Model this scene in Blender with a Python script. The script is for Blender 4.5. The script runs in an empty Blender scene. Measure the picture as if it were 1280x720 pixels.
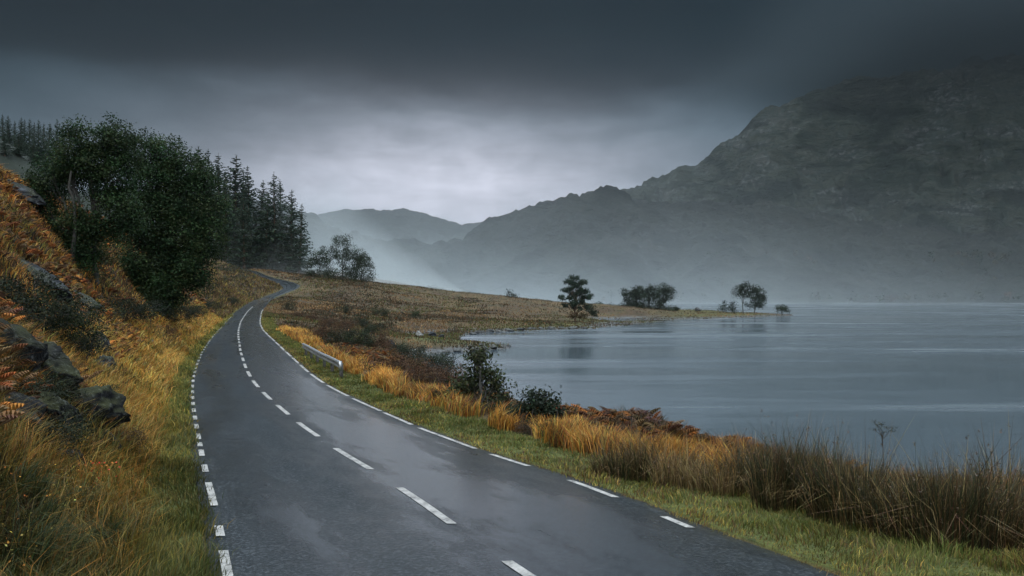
import bpy, math, random
import numpy as np
from mathutils import Vector

rng = np.random.default_rng(7)
random.seed(7)
C = bpy.context.scene.collection
SC = bpy.context.scene

# ------------------------------------------------------------------ camera
F = 1000.0                       # focal length in pixels of a 1280 px wide frame
CAMZ = 7.0                       # metres above the loch
HOR = 371.0
PITCH = math.atan((HOR - 360.0) / F)
cam = bpy.data.cameras.new('camera')
cam.sensor_width = 36.0
cam.lens = 36.0 * F / 1280.0
cam.clip_start = 0.1
cam.clip_end = 20000.0
camo = bpy.data.objects.new('camera', cam)
camo.location = (0, 0, CAMZ)
camo.rotation_euler = (math.pi / 2 + PITCH, 0, 0)
C.objects.link(camo)
SC.camera = camo

# ------------------------------------------------------------------ sky, sun, exposure
SUN_EL, SUN_AZ = math.radians(52), math.radians(205)    # azimuth clockwise from +Y
w = bpy.data.worlds.new('World'); SC.world = w; w.use_nodes = True
nt = w.node_tree; nt.nodes.clear()
def N(tree, t, **kw):
    n = tree.nodes.new(t)
    for k, v in kw.items():
        if k.startswith('i_'):
            n.inputs[k[2:].replace('_', ' ')].default_value = v
        else:
            setattr(n, k, v)
    return n
def mth(tree, op, a, b=None, c=None, clamp=False):
    n = tree.nodes.new('ShaderNodeMath'); n.operation = op; n.use_clamp = clamp
    for i, v in enumerate((a, b, c)):
        if v is None: continue
        if isinstance(v, (int, float)): n.inputs[i].default_value = v
        else: tree.links.new(v, n.inputs[i])
    return n.outputs[0]
def mixc(tree, fac, a, b, blend='MIX'):
    n = tree.nodes.new('ShaderNodeMix'); n.data_type = 'RGBA'; n.blend_type = blend
    for sock, v in ((n.inputs['Factor'], fac), (n.inputs['A'], a), (n.inputs['B'], b)):
        pass
    ins = [s for s in n.inputs if s.enabled]
    def put(s, v):
        if isinstance(v, (int, float)): s.default_value = v
        elif isinstance(v, (tuple, list)): s.default_value = (*v[:3], 1.0)
        else: tree.links.new(v, s)
    fs = n.inputs[0]; As = n.inputs[6]; Bs = n.inputs[7]
    put(fs, fac); put(As, a); put(Bs, b)
    return n.outputs[2]
def ramp(tree, fac, stops, interp='LINEAR'):
    n = tree.nodes.new('ShaderNodeValToRGB'); n.color_ramp.interpolation = interp
    el = n.color_ramp.elements
    while len(el) < len(stops): el.new(0.5)
    for e, (p, c) in zip(el, stops):
        e.position = p
        e.color = (c, c, c, 1) if isinstance(c, (int, float)) else (*c, 1)
    tree.links.new(fac, n.inputs[0])
    return n.outputs[0]
def noise(tree, vec, scale, detail=4, rough=0.55, dist=0.0, dims='3D'):
    n = tree.nodes.new('ShaderNodeTexNoise'); n.noise_dimensions = dims
    n.inputs['Scale'].default_value = scale; n.inputs['Detail'].default_value = detail
    n.inputs['Roughness'].default_value = rough; n.inputs['Distortion'].default_value = dist
    if vec is not None: tree.links.new(vec, n.inputs['Vector'])
    return n.outputs['Fac']
def mapping(tree, vec, scale=(1, 1, 1), loc=(0, 0, 0), rot=(0, 0, 0)):
    n = tree.nodes.new('ShaderNodeMapping')
    n.inputs['Scale'].default_value = scale; n.inputs['Location'].default_value = loc; n.inputs['Rotation'].default_value = rot
    tree.links.new(vec, n.inputs['Vector'])
    return n.outputs[0]

def build_world():
    t = nt
    tc = N(t, 'ShaderNodeTexCoord')
    d = tc.outputs['Generated']
    sep = N(t, 'ShaderNodeSeparateXYZ'); t.links.new(d, sep.inputs[0])
    x, y, z = sep.outputs
    sky = N(t, 'ShaderNodeTexSky'); sky.sky_type = 'NISHITA'; sky.sun_disc = False
    sky.sun_elevation = SUN_EL; sky.sun_rotation = SUN_AZ
    el = mth(t, 'MULTIPLY', mth(t, 'ARCSINE', z), 180 / math.pi)            # elevation, degrees
    az = mth(t, 'MULTIPLY', mth(t, 'ARCTAN2', x, y), 180 / math.pi)         # azimuth, degrees from +Y, clockwise
    # soft ragged cloud bands: stretched noise moves the elevation at which the layers change
    cvec = N(t, 'ShaderNodeCombineXYZ')
    t.links.new(mth(t, 'MULTIPLY', az, 0.030), cvec.inputs[0]); t.links.new(mth(t, 'MULTIPLY', el, 0.085), cvec.inputs[1])
    n1 = noise(t, cvec.outputs[0], 1.3, 5, 0.5, 0.3)
    n2 = noise(t, mapping(t, cvec.outputs[0], loc=(7.3, 2.1, 0)), 3.1, 5, 0.55, 0.4)
    n3 = noise(t, mapping(t, cvec.outputs[0], scale=(1.6, 1.0, 1.0), loc=(1.3, 4.1, 2.0)), 7.0, 4, 0.6, 0.3)
    nn = mth(t, 'ADD', mth(t, 'MULTIPLY', mth(t, 'SUBTRACT', n1, 0.5), 9.0), mth(t, 'MULTIPLY', mth(t, 'SUBTRACT', n2, 0.5), 4.0))
    elw = mth(t, 'ADD', el, nn)
    # the dark base of the cloud: elevation bands (the upper sky, out of the picture, is a bright overcast)
    band = N(t, 'ShaderNodeMapRange'); band.inputs['From Min'].default_value = 0; band.inputs['From Max'].default_value = 90
    t.links.new(elw, band.inputs['Value'])
    base = ramp(t, band.outputs[0], SKY_BANDS, 'EASE')
    side = N(t, 'ShaderNodeMapRange'); side.interpolation_type = 'SMOOTHSTEP'
    side.inputs['From Min'].default_value = -30; side.inputs['From Max'].default_value = 14
    side.inputs['To Min'].default_value = .62; side.inputs['To Max'].default_value = 1.12
    t.links.new(az, side.inputs['Value'])
    lowm = N(t, 'ShaderNodeMapRange'); lowm.inputs['From Min'].default_value = 22; lowm.inputs['From Max'].default_value = 34
    t.links.new(el, lowm.inputs['Value'])
    sm = mth(t, 'ADD', side.outputs[0], mth(t, 'MULTIPLY', lowm.outputs[0], mth(t, 'SUBTRACT', 1.0, side.outputs[0])))
    bs = N(t, 'ShaderNodeVectorMath'); bs.operation = 'SCALE'; t.links.new(base, bs.inputs[0]); t.links.new(sm, bs.inputs['Scale']); base = bs.outputs[0]
    # the opening over the far end of the glen
    gx = mth(t, 'DIVIDE', mth(t, 'SUBTRACT', az, GLOW[0]), GLOW[2])
    gy = mth(t, 'DIVIDE', mth(t, 'SUBTRACT', mth(t, 'ADD', el, mth(t, 'MULTIPLY', nn, 0.45)), GLOW[1]), GLOW[3])
    g = mth(t, 'EXPONENT', mth(t, 'MULTIPLY', mth(t, 'ADD', mth(t, 'MULTIPLY', gx, gx), mth(t, 'MULTIPLY', gy, gy)), -1.0))
    g = mth(t, 'MULTIPLY', g, mth(t, 'ADD', 0.72, mth(t, 'MULTIPLY', n3, 0.56)))
    col = mixc(t, g, base, GLOWC)
    # front to back: brighter overcast behind the camera
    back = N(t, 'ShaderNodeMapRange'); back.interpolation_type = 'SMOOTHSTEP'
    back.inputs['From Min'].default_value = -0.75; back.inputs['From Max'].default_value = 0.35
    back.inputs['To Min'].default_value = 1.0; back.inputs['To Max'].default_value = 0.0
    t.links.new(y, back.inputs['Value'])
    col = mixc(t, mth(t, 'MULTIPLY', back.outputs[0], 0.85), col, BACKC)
    n4 = noise(t, mapping(t, cvec.outputs[0], scale=(1.0, 2.2, 1.0), loc=(9.3, 1.7, 4.0)), 2.4, 6, 0.62, 0.8)
    mott = mth(t, 'ADD', 0.55, mth(t, 'ADD', mth(t, 'MULTIPLY', n3, 0.25), mth(t, 'MULTIPLY', n4, 0.65)))
    colm = N(t, 'ShaderNodeVectorMath'); colm.operation = 'SCALE'
    t.links.new(col, colm.inputs[0]); t.links.new(mth(t, 'MULTIPLY', mott, 1.0 / WSTR), colm.inputs['Scale'])
    cl = mixc(t, 0.993, sky.outputs[0], colm.outputs[0])                     # a little clear sky through thick cloud
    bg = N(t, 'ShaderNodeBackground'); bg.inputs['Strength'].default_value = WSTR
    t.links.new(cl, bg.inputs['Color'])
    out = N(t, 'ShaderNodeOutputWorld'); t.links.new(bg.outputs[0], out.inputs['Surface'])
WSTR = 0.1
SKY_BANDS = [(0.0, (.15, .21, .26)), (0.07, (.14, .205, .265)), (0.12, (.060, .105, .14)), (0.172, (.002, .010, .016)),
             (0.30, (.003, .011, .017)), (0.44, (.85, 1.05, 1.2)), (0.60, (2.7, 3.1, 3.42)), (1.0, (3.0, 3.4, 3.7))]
GLOW = (-5.0, 6.8, 16.0, 4.9)
GLOWC = (.76, .775, .90)
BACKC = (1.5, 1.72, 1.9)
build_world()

sl = bpy.data.lights.new('sun', 'SUN'); sl.energy = 1.5; sl.angle = math.radians(35); sl.color = (1.0, .93, .83)
so = bpy.data.objects.new('sun', sl); C.objects.link(so)
so.rotation_euler = (math.pi / 2 - SUN_EL, 0, math.pi - SUN_AZ)

vs = SC.view_settings
vs.view_transform = 'Standard'; vs.look = 'None'; vs.exposure = 0.0; vs.gamma = 1.0; vs.use_curve_mapping = False
SC.cycles.use_denoising = True
SC.cycles.max_bounces = 8
SC.cycles.diffuse_bounces = 3
SC.cycles.glossy_bounces = 3
SC.cycles.transmission_bounces = 3
SC.cycles.volume_bounces = 4
SC.cycles.transparent_max_bounces = 6
SC.cycles.caustics_reflective = False
SC.cycles.caustics_refractive = False
SC.cycles.sample_clamp_indirect = 4.0

# ------------------------------------------------------------------ helpers
def _h(ix, iy, seed):
    a = (ix.astype(np.int64) * 374761393 + iy.astype(np.int64) * 668265263 + seed * 974634777) & 0xFFFFFFFF
    a = ((a ^ (a >> 13)) * 1274126177) & 0xFFFFFFFF
    a = ((a ^ (a >> 16)) * 2246822519) & 0xFFFFFFFF
    return ((a ^ (a >> 15)) & 0xFFFFFF) / float(0xFFFFFF)
def vn(x, y, seed=0):
    x = np.asarray(x, float); y = np.asarray(y, float)
    ix = np.floor(x); iy = np.floor(y); fx = x - ix; fy = y - iy
    fx = fx * fx * fx * (fx * (fx * 6 - 15) + 10); fy = fy * fy * fy * (fy * (fy * 6 - 15) + 10)
    a = _h(ix, iy, seed); b = _h(ix + 1, iy, seed); c = _h(ix, iy + 1, seed); d = _h(ix + 1, iy + 1, seed)
    return (a + (b - a) * fx) * (1 - fy) + (c + (d - c) * fx) * fy
def fbm(x, y, seed=0, octv=4, gain=0.5):
    s = 0; a = 1; t = 0
    for o in range(octv):
        s = s + a * (vn(x * 2 ** o + 17.3 * o, y * 2 ** o - 9.1 * o, seed + o) - 0.5); t += a; a *= gain
    return s / t * 2            # about -1..1
def sstep(a, b, x):
    t = np.clip((x - a) / (b - a), 0, 1); return t * t * (3 - 2 * t)

def mesh_np(name, verts, quads=None, tris=None, mat=None, cols=None, smooth=False, parent=None, uv=None, attrs=None, link=True):
    verts = np.asarray(verts, np.float32).reshape(-1, 3)
    me = bpy.data.meshes.new(name)
    me.vertices.add(len(verts)); me.vertices.foreach_set('co', verts.ravel())
    q = np.asarray(quads if quads is not None else np.zeros((0, 4)), np.int32).reshape(-1, 4)
    t = np.asarray(tris if tris is not None else np.zeros((0, 3)), np.int32).reshape(-1, 3)
    nl = q.size + t.size
    me.loops.add(nl)
    me.loops.foreach_set('vertex_index', np.concatenate([q.ravel(), t.ravel()]))
    me.polygons.add(len(q) + len(t))
    st = np.concatenate([np.arange(len(q)) * 4, q.size + np.arange(len(t)) * 3]).astype(np.int32)
    me.polygons.foreach_set('loop_start', st)
    try:
        me.polygons.foreach_set('loop_total', np.concatenate([np.full(len(q), 4), np.full(len(t), 3)]).astype(np.int32))
    except Exception:
        pass
    me.update(calc_edges=True)
    me.validate()
    if smooth:
        me.polygons.foreach_set('use_smooth', np.ones(len(me.polygons), bool))
    if cols is not None:
        at = me.color_attributes.new('Col', 'FLOAT_COLOR', 'POINT')
        c4 = np.ones((len(verts), 4), np.float32); c4[:, :3] = cols
        at.data.foreach_set('color', c4.ravel())
    for k, v in (attrs or {}).items():
        at = me.attributes.new(k, 'FLOAT', 'POINT'); at.data.foreach_set('value', np.asarray(v, np.float32).ravel())
    if uv is not None:
        at = me.attributes.new('road_uv', 'FLOAT_VECTOR', 'POINT')
        u3 = np.zeros((len(verts), 3), np.float32); u3[:, :2] = uv
        at.data.foreach_set('vector', u3.ravel())
    if mat is not None: me.materials.append(mat)
    if not link: return me
    o = bpy.data.objects.new(name, me); C.objects.link(o)
    if parent is not None: o.parent = parent
    return o
def grid_quads(nr, nc):
    i = np.arange(nr - 1)[:, None] * nc + np.arange(nc - 1)[None, :]
    return np.stack([i, i + 1, i + nc + 1, i + nc], -1).reshape(-1, 4)
def tag(o, label=None, cat=None, group=None, kind=None):
    if label: o['label'] = label
    if cat: o['category'] = cat
    if group: o['group'] = group
    if kind: o['kind'] = kind
    return o
def thing(name, label, cat, loc=(0, 0, 0), rz=0.0, group=None, scale=1.0):
    o = bpy.data.objects.new(name, None); C.objects.link(o)
    o.empty_display_size = 0.2
    o.location = loc; o.rotation_euler = (0, 0, rz)
    o.scale = (scale,) * 3 if isinstance(scale, (int, float)) else scale
    return tag(o, label, cat, group)
def dup(root, label, loc, rz=0.0, scale=1.0, group=None):
    r = root.copy(); C.objects.link(r); r.location = loc; r.rotation_euler = (0, 0, rz)
    r.scale = (scale,) * 3 if isinstance(scale, (int, float)) else scale
    r['label'] = label
    if group: r['group'] = group
    for ch in list(root.children):
        c = ch.copy(); C.objects.link(c); c.parent = r
        for g in list(ch.children):
            k = g.copy(); C.objects.link(k); k.parent = c
    return r

def material(name):
    m = bpy.data.materials.new(name); m.use_nodes = True
    t = m.node_tree
    return m, t, t.nodes['Principled BSDF']
def leafy(name, rough=0.6, trans=0.25, spec=0.25, sat=1.0):
    """leaves and blades: colour per leaf from the mesh, some light through them"""
    m, t, b = material(name)
    a = N(t, 'ShaderNodeAttribute'); a.attribute_name = 'Col'
    b.inputs['Roughness'].default_value = rough
    b.inputs['Specular IOR Level'].default_value = spec
    t.links.new(a.outputs['Color'], b.inputs['Base Color'])
    tr = N(t, 'ShaderNodeBsdfTranslucent'); t.links.new(a.outputs['Color'], tr.inputs['Color'])
    mx = N(t, 'ShaderNodeMixShader'); mx.inputs[0].default_value = trans
    t.links.new(b.outputs[0], mx.inputs[1]); t.links.new(tr.outputs[0], mx.inputs[2])
    t.links.new(mx.outputs[0], t.nodes['Material Output'].inputs['Surface'])
    return m
# ------------------------------------------------------------------ lie of the land
# the road's fall below eye level against distance ahead, then its two edges as plan curves
H_Y = np.array([-40, 0, 7, 14, 27, 52, 80, 112, 144, 192, 247, 265, 285, 300, 320, 360, 420, 640.])
H_V = np.array([1.2, 2.0, 2.55, 2.94, 3.3, 3.3, 3.3, 3.2, 2.75, 1.75, .7, -3.4, -6.6, -9.5, -11, -12.5, -14, -18.])
_yy = np.linspace(-40, 640, 6801)
_hh = np.interp(_yy, H_Y, H_V)
_k = np.exp(-0.5 * (np.arange(-45, 46) / 16.0) ** 2); _k /= _k.sum()
_hs = np.convolve(np.pad(_hh, 45, 'edge'), _k, 'valid')
def drop(Y): return np.interp(Y, _yy, _hs)
LE = [(720, 262), (680, 258), (640, 253), (620, 250), (600, 246), (580, 243), (560, 240), (540, 237.5), (520, 235.5), (500, 234), (480, 235), (460, 240),
      (440, 249), (420, 264), (410, 274), (400, 283), (390, 294), (380, 309), (375, 318), (371, 328), (367, 341), (363, 351), (360, 354.5), (357, 352), (352, 340), (346, 325), (340, 314)]
RE = [(720, 1066), (711, 1040), (673, 930), (632, 827), (603, 745), (585, 690), (567, 628), (550, 580), (535, 536), (520, 500), (505, 465), (492, 437), (480, 413), (470, 398),
      (460, 385), (450, 374), (440, 362), (432, 353), (425, 345), (418, 337), (412, 331), (405, 327.5), (400, 327), (390, 328.5), (385, 331), (380, 335), (375, 339), (372, 342.5), (368, 353), (364, 365), (360, 374), (357, 376), (353, 368), (349, 350), (345, 335), (340, 323)]
def unproj(pl):
    Ys, Xs = [], []
    y = np.linspace(2, 310, 30801)
    row = HOR + F * drop(y) / y                 # picture row of the road at distance y (falls monotonically)
    row = np.minimum.accumulate(row)
    for py, px in pl:
        d = np.interp(-py, -row, y)
        Ys.append(d); Xs.append((px - 640) / F * d)
    return np.array(Ys), np.array(Xs)
def edge_fn(pl, slope0):
    Ys, Xs = unproj(pl)
    Ys = np.concatenate([[-40, -5], Ys, [330, 400, 640]])
    Xs = np.concatenate([[Xs[0] - slope0 * (Ys[2] + 40), Xs[0] - slope0 * (Ys[2] + 5)], Xs, [Xs[-1] - 17, Xs[-1] - 55, Xs[-1] - 190]])
    o = np.argsort(Ys); Ys, Xs = Ys[o], Xs[o]
    g = np.linspace(-40, 640, 6801)
    v = np.interp(g, Ys, Xs)
    # smooth more where the road is far away
    out = v.copy()
    for sg in (6, 18):
        k = np.exp(-0.5 * (np.arange(-4 * sg, 4 * sg + 1) / sg) ** 2); k /= k.sum()
        s = np.convolve(np.pad(v, 4 * sg, 'edge'), k, 'valid')
        wgt = sstep(*( (2, 8) if sg == 6 else (15, 45)), g)
        out = out * (1 - wgt) + s * wgt
    return g, out
_gl, _xl = edge_fn(LE, -0.40)
_gr, _xr = edge_fn(RE, -0.43)
def XL(Y): return np.interp(Y, _gl, _xl)
def XR(Y): return np.interp(Y, _gr, _xr)
SH_Y = np.array([-60, 0, 14, 25, 37, 47, 60, 75, 88, 95, 100, 104, 108, 113, 118, 124, 135, 148, 156, 163, 168, 175, 190, 215, 241, 265, 285, 300, 310, 318, 328, 338, 350, 400, 466, 550, 640.])
SH_X = np.array([45, 20, 11, 6, 2.5, 0, -3.5, -8, -11.5, -12.5, -10, -5, -0.5, .5, -2, -7, -9, -9, -7, 0, 6, 18, 25, 37, 49, 76, 96, 106, 109, 107, 97, 84, 70, 48, 26, -10, -60.])
def XS(Y): return np.interp(Y, SH_Y, SH_X) + fbm(np.asarray(Y) * .16, np.asarray(Y) * 0 + 3.3, 5, 3) * np.clip(np.asarray(Y) / 60, .3, 2.2)
PB_D = np.array([0, .5, .9, 1.5, 2.2, 3.1, 4.7, 7, 10, 14, 21, 30, 60, 107, 160, 280])
PB_Z = np.array([0, .02, .12, .55, 1.25, 2.1, 3.9, 6.8, 9.4, 11.6, 14.2, 17.5, 31, 57, 70, 84])
PF_D = np.array([0, .5, .9, 1.5, 2.2, 3.1, 4.7, 7, 10, 14, 21, 31, 60, 107, 160, 280])
PF_Z = np.array([0, .02, .12, .55, 1.25, 2.1, 3.6, 5.6, 7.2, 8.2, 9.0, 11, 25, 57, 72, 86])
GT = np.array([0, .15, .3, .45, .56, .75, .9, 1, 1.25])
GN = np.array([1, 1, .98, .9, .7, .40, .17, 0, -.35])
GF = np.array([1, .82, .60, .41, .30, .13, .055, 0, -.25])
def ground(X, Y, rough=True):
    X = np.asarray(X, float); Y = np.asarray(Y, float)
    xl, xr, xs = XL(Y), XR(Y), XS(Y)
    zr = CAMZ - drop(Y)
    dl = xl - X; dr = X - xr
    # left bank
    fy = sstep(150, 220, Y)
    bank = np.interp(dl, PB_D, PB_Z) * (1 - fy) + np.interp(dl, PF_D, PF_Z) * fy
    nearf = 1 - .6 * sstep(200, 250, Y) * (1 - sstep(300, 350, Y))
    wl = sstep(14, 40, dl)
    zl = zr + bank * (nearf * (1 - wl) + wl)
    nz = fbm(X * .22, Y * .22, 11, 4) * .75 + fbm(X * .9, Y * .9, 23, 3) * .22
    zl = zl + nz * np.clip((dl - .7) / 3.0, 0, 1) * np.clip(1 - dl / 400, .2, 1) + fbm(X * .03, Y * .03, 31, 4) * 5 * sstep(15, 80, dl)
    # right side: shelf, then the fall to the water
    tw = np.maximum(xs - xr, 4)
    tt = dr / tw
    fb = sstep(70, 110, Y)
    g = np.interp(tt, GT, GN) * (1 - fb) + np.interp(tt, GT, GF) * fb
    zs = np.where(tt < 1, zr * g, g * 5.0)
    zs = np.maximum(zs, -2.5)
    bump = fbm(X * .3, Y * .3, 41, 4) * .28 + fbm(X * .06, Y * .06, 43, 3) * np.clip(Y / 90, 0, 1) * .9 + fbm(X * .03, Y * .045, 47, 3) * np.clip((Y - 120) / 150, 0, 1) * 1.6
    zs = zs + bump * np.clip((dr - .8) / 3, 0, 1) * np.clip((1 - tt) * 5, 0, 1)
    zs = zs + .50 * np.exp(-((dr - 6.0) / 1.8) ** 2) * sstep(6, 9, Y) * (1 - sstep(17, 26, Y)) * (1 + .35 * fbm(X * .5, Y * .5, 49, 2))
    zs = zs + (6.0 * np.exp(-((X + 75) / 45) ** 2 - ((Y - 400) / 60) ** 2)) * np.clip(dr / 20, 0, 1)
    z = np.where(dl > 0, zl, np.where(dr > 0, zs, zr))
    if rough:
        z = z - np.where((dl <= .02) & (dr <= .02), .05, 0)
    # the land ends in the loch far behind the skyline
    end = sstep(575, 640, Y)
    z = z * (1 - end) - 2.5 * end
    return z
def hit(px, py, y0=3.0, y1=560.0, n=6000):
    """where the line of sight through picture point (px, py) meets the ground"""
    Y = y0 * (y1 / y0) ** np.linspace(0, 1, n)
    X = (px - 640) / F * Y; Z = CAMZ - (py - HOR) / F * Y
    g = ground(X, Y)
    b = np.nonzero(g >= Z)[0]
    i = b[0] if len(b) else n - 1
    return float(X[i]), float(Y[i]), float(g[i])
def at(px, Y, sink=0.0):
    X = (px - 640) / F * Y
    return (X, Y, float(ground(X, Y)) - sink)

# ------------------------------------------------------------------ materials of the setting
def ground_mat():
    m, t, b = material('moorland')
    g = N(t, 'ShaderNodeNewGeometry'); p = g.outputs['Position']
    def attr(n):
        a = N(t, 'ShaderNodeAttribute'); a.attribute_name = n; return a.outputs['Fac']
    n1 = noise(t, mapping(t, p, scale=(1, .6, 1)), .12, 5, .6)
    n2 = noise(t, p, .55, 5, .6); n3 = noise(t, p, 3.5, 4, .65); n4 = noise(t, p, 16, 3, .6)
    moor = ramp(t, n1, [(.32, (.018, .018, .011)), (.42, (.050, .034, .018)), (.49, (.036, .038, .016)), (.55, (.110, .072, .032)), (.61, (.045, .046, .018)), (.70, (.13, .085, .040))])
    moor = mixc(t, ramp(t, n2, [(.40, 0.0), (.62, .75)]), moor, (.085, .048, .024))
    bank = ramp(t, n2, [(.3, (.016, .014, .010)), (.45, (.050, .030, .014)), (.56, (.090, .055, .018)), (.7, (.040, .040, .015))])
    green = ramp(t, n3, [(.3, (.035, .045, .012)), (.6, (.085, .095, .022)), (.8, (.12, .095, .03))])
    rock = ramp(t, n3, [(.3, (.035, .037, .04)), (.55, (.11, .115, .12)), (.75, (.24, .24, .23))])
    c = mixc(t, attr('bank'), moor, bank)
    c = mixc(t, attr('far'), c, (.016, .022, .016))
    c = mixc(t, attr('verge'), c, green)
    c = mixc(t, mth(t, 'MULTIPLY', attr('shore'), ramp(t, n2, [(.35, .4), (.5, 1.0)])), c, rock)
    c = mixc(t, 1.0, c, ramp(t, n4, [(.2, .55), (.8, 1.25)]), 'MULTIPLY')
    t.links.new(c, b.inputs['Base Color'])
    b.inputs['Roughness'].default_value = .85; b.inputs['Specular IOR Level'].default_value = .25
    bp = N(t, 'ShaderNodeBump'); bp.inputs['Strength'].default_value = .9; bp.inputs['Distance'].default_value = .12
    t.links.new(mth(t, 'ADD', n3, mth(t, 'MULTIPLY', n4, .4)), bp.inputs['Height']); t.links.new(bp.outputs[0], b.inputs['Normal'])
    return m
def road_mat():
    m, t, b = material('wet_asphalt')
    a = N(t, 'ShaderNodeAttribute'); a.attribute_name = 'road_uv'
    uv = a.outputs['Vector']
    sp = N(t, 'ShaderNodeSeparateXYZ'); t.links.new(uv, sp.inputs[0]); u, v = sp.outputs[0], sp.outputs[1]
    g = N(t, 'ShaderNodeNewGeometry'); p = g.outputs['Position']
    # u: metres across from the left edge, v: metres along
    lanes = ramp(t, mth(t, 'DIVIDE', u, 5.4), [(0.0, .2), (.10, .30), (.18, .62), (.30, .35), (.40, .55), (.50, .60), (.58, 1.0), (.67, .70), (.79, 1.0), (.90, .50), (1.0, .15)], 'B_SPLINE')
    nl = noise(t, mapping(t, uv, scale=(1.0, .22, 1)), 1.0, 2, .5, .25)
    nb = noise(t, mapping(t, uv, scale=(.8, .07, 1), loc=(3, 9, 0)), 1.0, 3, .5)
    nm = noise(t, mapping(t, uv, scale=(5.0, 1.6, 1)), 1.0, 5, .65)
    wet = mth(t, 'ADD', mth(t, 'MULTIPLY', lanes, .70), mth(t, 'ADD', mth(t, 'MULTIPLY', mth(t, 'SUBTRACT', nl, .5), 1.0), mth(t, 'MULTIPLY', mth(t, 'SUBTRACT', nb, .5), .7)))
    wet = mth(t, 'ADD', wet, mth(t, 'MULTIPLY', mth(t, 'SUBTRACT', nm, .5), .45))
    wm = ramp(t, wet, [(.0, 0.0), (.60, 1.0)], 'EASE')
    ag = noise(t, p, 52, 3, .7); ag2 = noise(t, p, 24, 4, .7)
    col = ramp(t, ag2, [(.34, (.005, .008, .011)), (.52, (.013, .018, .023)), (.64, (.075, .085, .095))])
    edge = ramp(t, mth(t, 'DIVIDE', u, 5.4), [(0.0, .5), (.03, 1.0), (.97, 1.0), (1.0, .55)])
    col = mixc(t, 1.0, col, edge, 'MULTIPLY')
    col = mixc(t, mth(t, 'MULTIPLY', wm, .45), col, (.010, .013, .017))
    t.links.new(col, b.inputs['Base Color'])
    r = N(t, 'ShaderNodeMapRange'); r.inputs['To Min'].default_value = .50; r.inputs['To Max'].default_value = .24
    t.links.new(wm, r.inputs['Value']); t.links.new(r.outputs[0], b.inputs['Roughness'])
    b.inputs['IOR'].default_value = 1.4; b.inputs['Specular IOR Level'].default_value = .10
    cw = mth(t, 'ADD', .22, mth(t, 'MULTIPLY', wm, .78)); t.links.new(cw, b.inputs['Coat Weight']); b.inputs['Coat IOR'].default_value = 2.3
    cr = N(t, 'ShaderNodeMapRange'); cr.inputs['To Min'].default_value = .20; cr.inputs['To Max'].default_value = .19
    t.links.new(wm, cr.inputs['Value']); t.links.new(cr.outputs[0], b.inputs['Coat Roughness'])
    bp = N(t, 'ShaderNodeBump'); bp.inputs['Distance'].default_value = .013
    st = N(t, 'ShaderNodeMapRange'); st.inputs['To Min'].default_value = .8; st.inputs['To Max'].default_value = .12
    t.links.new(wm, st.inputs['Value']); t.links.new(st.outputs[0], bp.inputs['Strength'])
    t.links.new(mth(t, 'ADD', mth(t, 'MULTIPLY', ag, .7), mth(t, 'MULTIPLY', ag2, 1.4)), bp.inputs['Height']); t.links.new(bp.outputs[0], b.inputs['Normal']); t.links.new(bp.outputs[0], b.inputs['Coat Normal'])
    return m
def paint_mat():
    m, t, b = material('worn_road_paint')
    g = N(t, 'ShaderNodeNewGeometry'); p = g.outputs['Position']
    n = noise(t, p, 34, 5, .72); n2 = noise(t, p, 4, 3, .6)
    c = ramp(t, mth(t, 'ADD', mth(t, 'MULTIPLY', n, .7), mth(t, 'MULTIPLY', n2, .4)), [(.45, (.05, .05, .05)), (.53, (.30, .295, .285)), (.72, (.55, .53, .51))])
    t.links.new(c, b.inputs['Base Color']); b.inputs['Roughness'].default_value = .4
    bp = N(t, 'ShaderNodeBump'); bp.inputs['Strength'].default_value = .4; bp.inputs['Distance'].default_value = .01
    t.links.new(noise(t, p, 80, 2), bp.inputs['Height']); t.links.new(bp.outputs[0], b.inputs['Normal'])
    return m
def water_mat():
    m, t, b = material('loch_water')
    g = N(t, 'ShaderNodeNewGeometry'); p = g.outputs['Position']
    b.inputs['Base Color'].default_value = (.070, .092, .110, 1)
    b.inputs['IOR'].default_value = 2.7
    streak = noise(t, mapping(t, p, scale=(.012, .055, 1)), 1.0, 4, .6, .3)
    s2 = noise(t, mapping(t, p, scale=(.05, .35, 1), loc=(5, 1, 0)), 1.0, 3, .6, .2)
    calm = ramp(t, mth(t, 'ADD', mth(t, 'MULTIPLY', streak, .75), mth(t, 'MULTIPLY', s2, .25)), [(.44, 0.0), (.60, 1.0)])
    r = N(t, 'ShaderNodeMapRange'); r.inputs['To Min'].default_value = .06; r.inputs['To Max'].default_value = .30
    t.links.new(calm, r.inputs['Value']); t.links.new(r.outputs[0], b.inputs['Roughness'])
    w1 = noise(t, mapping(t, p, scale=(.35, 1.5, 1), rot=(0, 0, .12)), 1.0, 4, .55, .3)
    w2 = noise(t, mapping(t, p, scale=(1.3, 5.0, 1), rot=(0, 0, -.1)), 1.0, 3, .55, .2)
    bp = N(t, 'ShaderNodeBump'); bp.inputs['Distance'].default_value = .08
    st = N(t, 'ShaderNodeMapRange'); st.inputs['To Min'].default_value = .07; st.inputs['To Max'].default_value = .40
    t.links.new(calm, st.inputs['Value']); t.links.new(st.outputs[0], bp.inputs['Strength'])
    t.links.new(mth(t, 'ADD', w1, mth(t, 'MULTIPLY', w2, .35)), bp.inputs['Height']); t.links.new(bp.outputs[0], b.inputs['Normal'])
    return m
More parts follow.
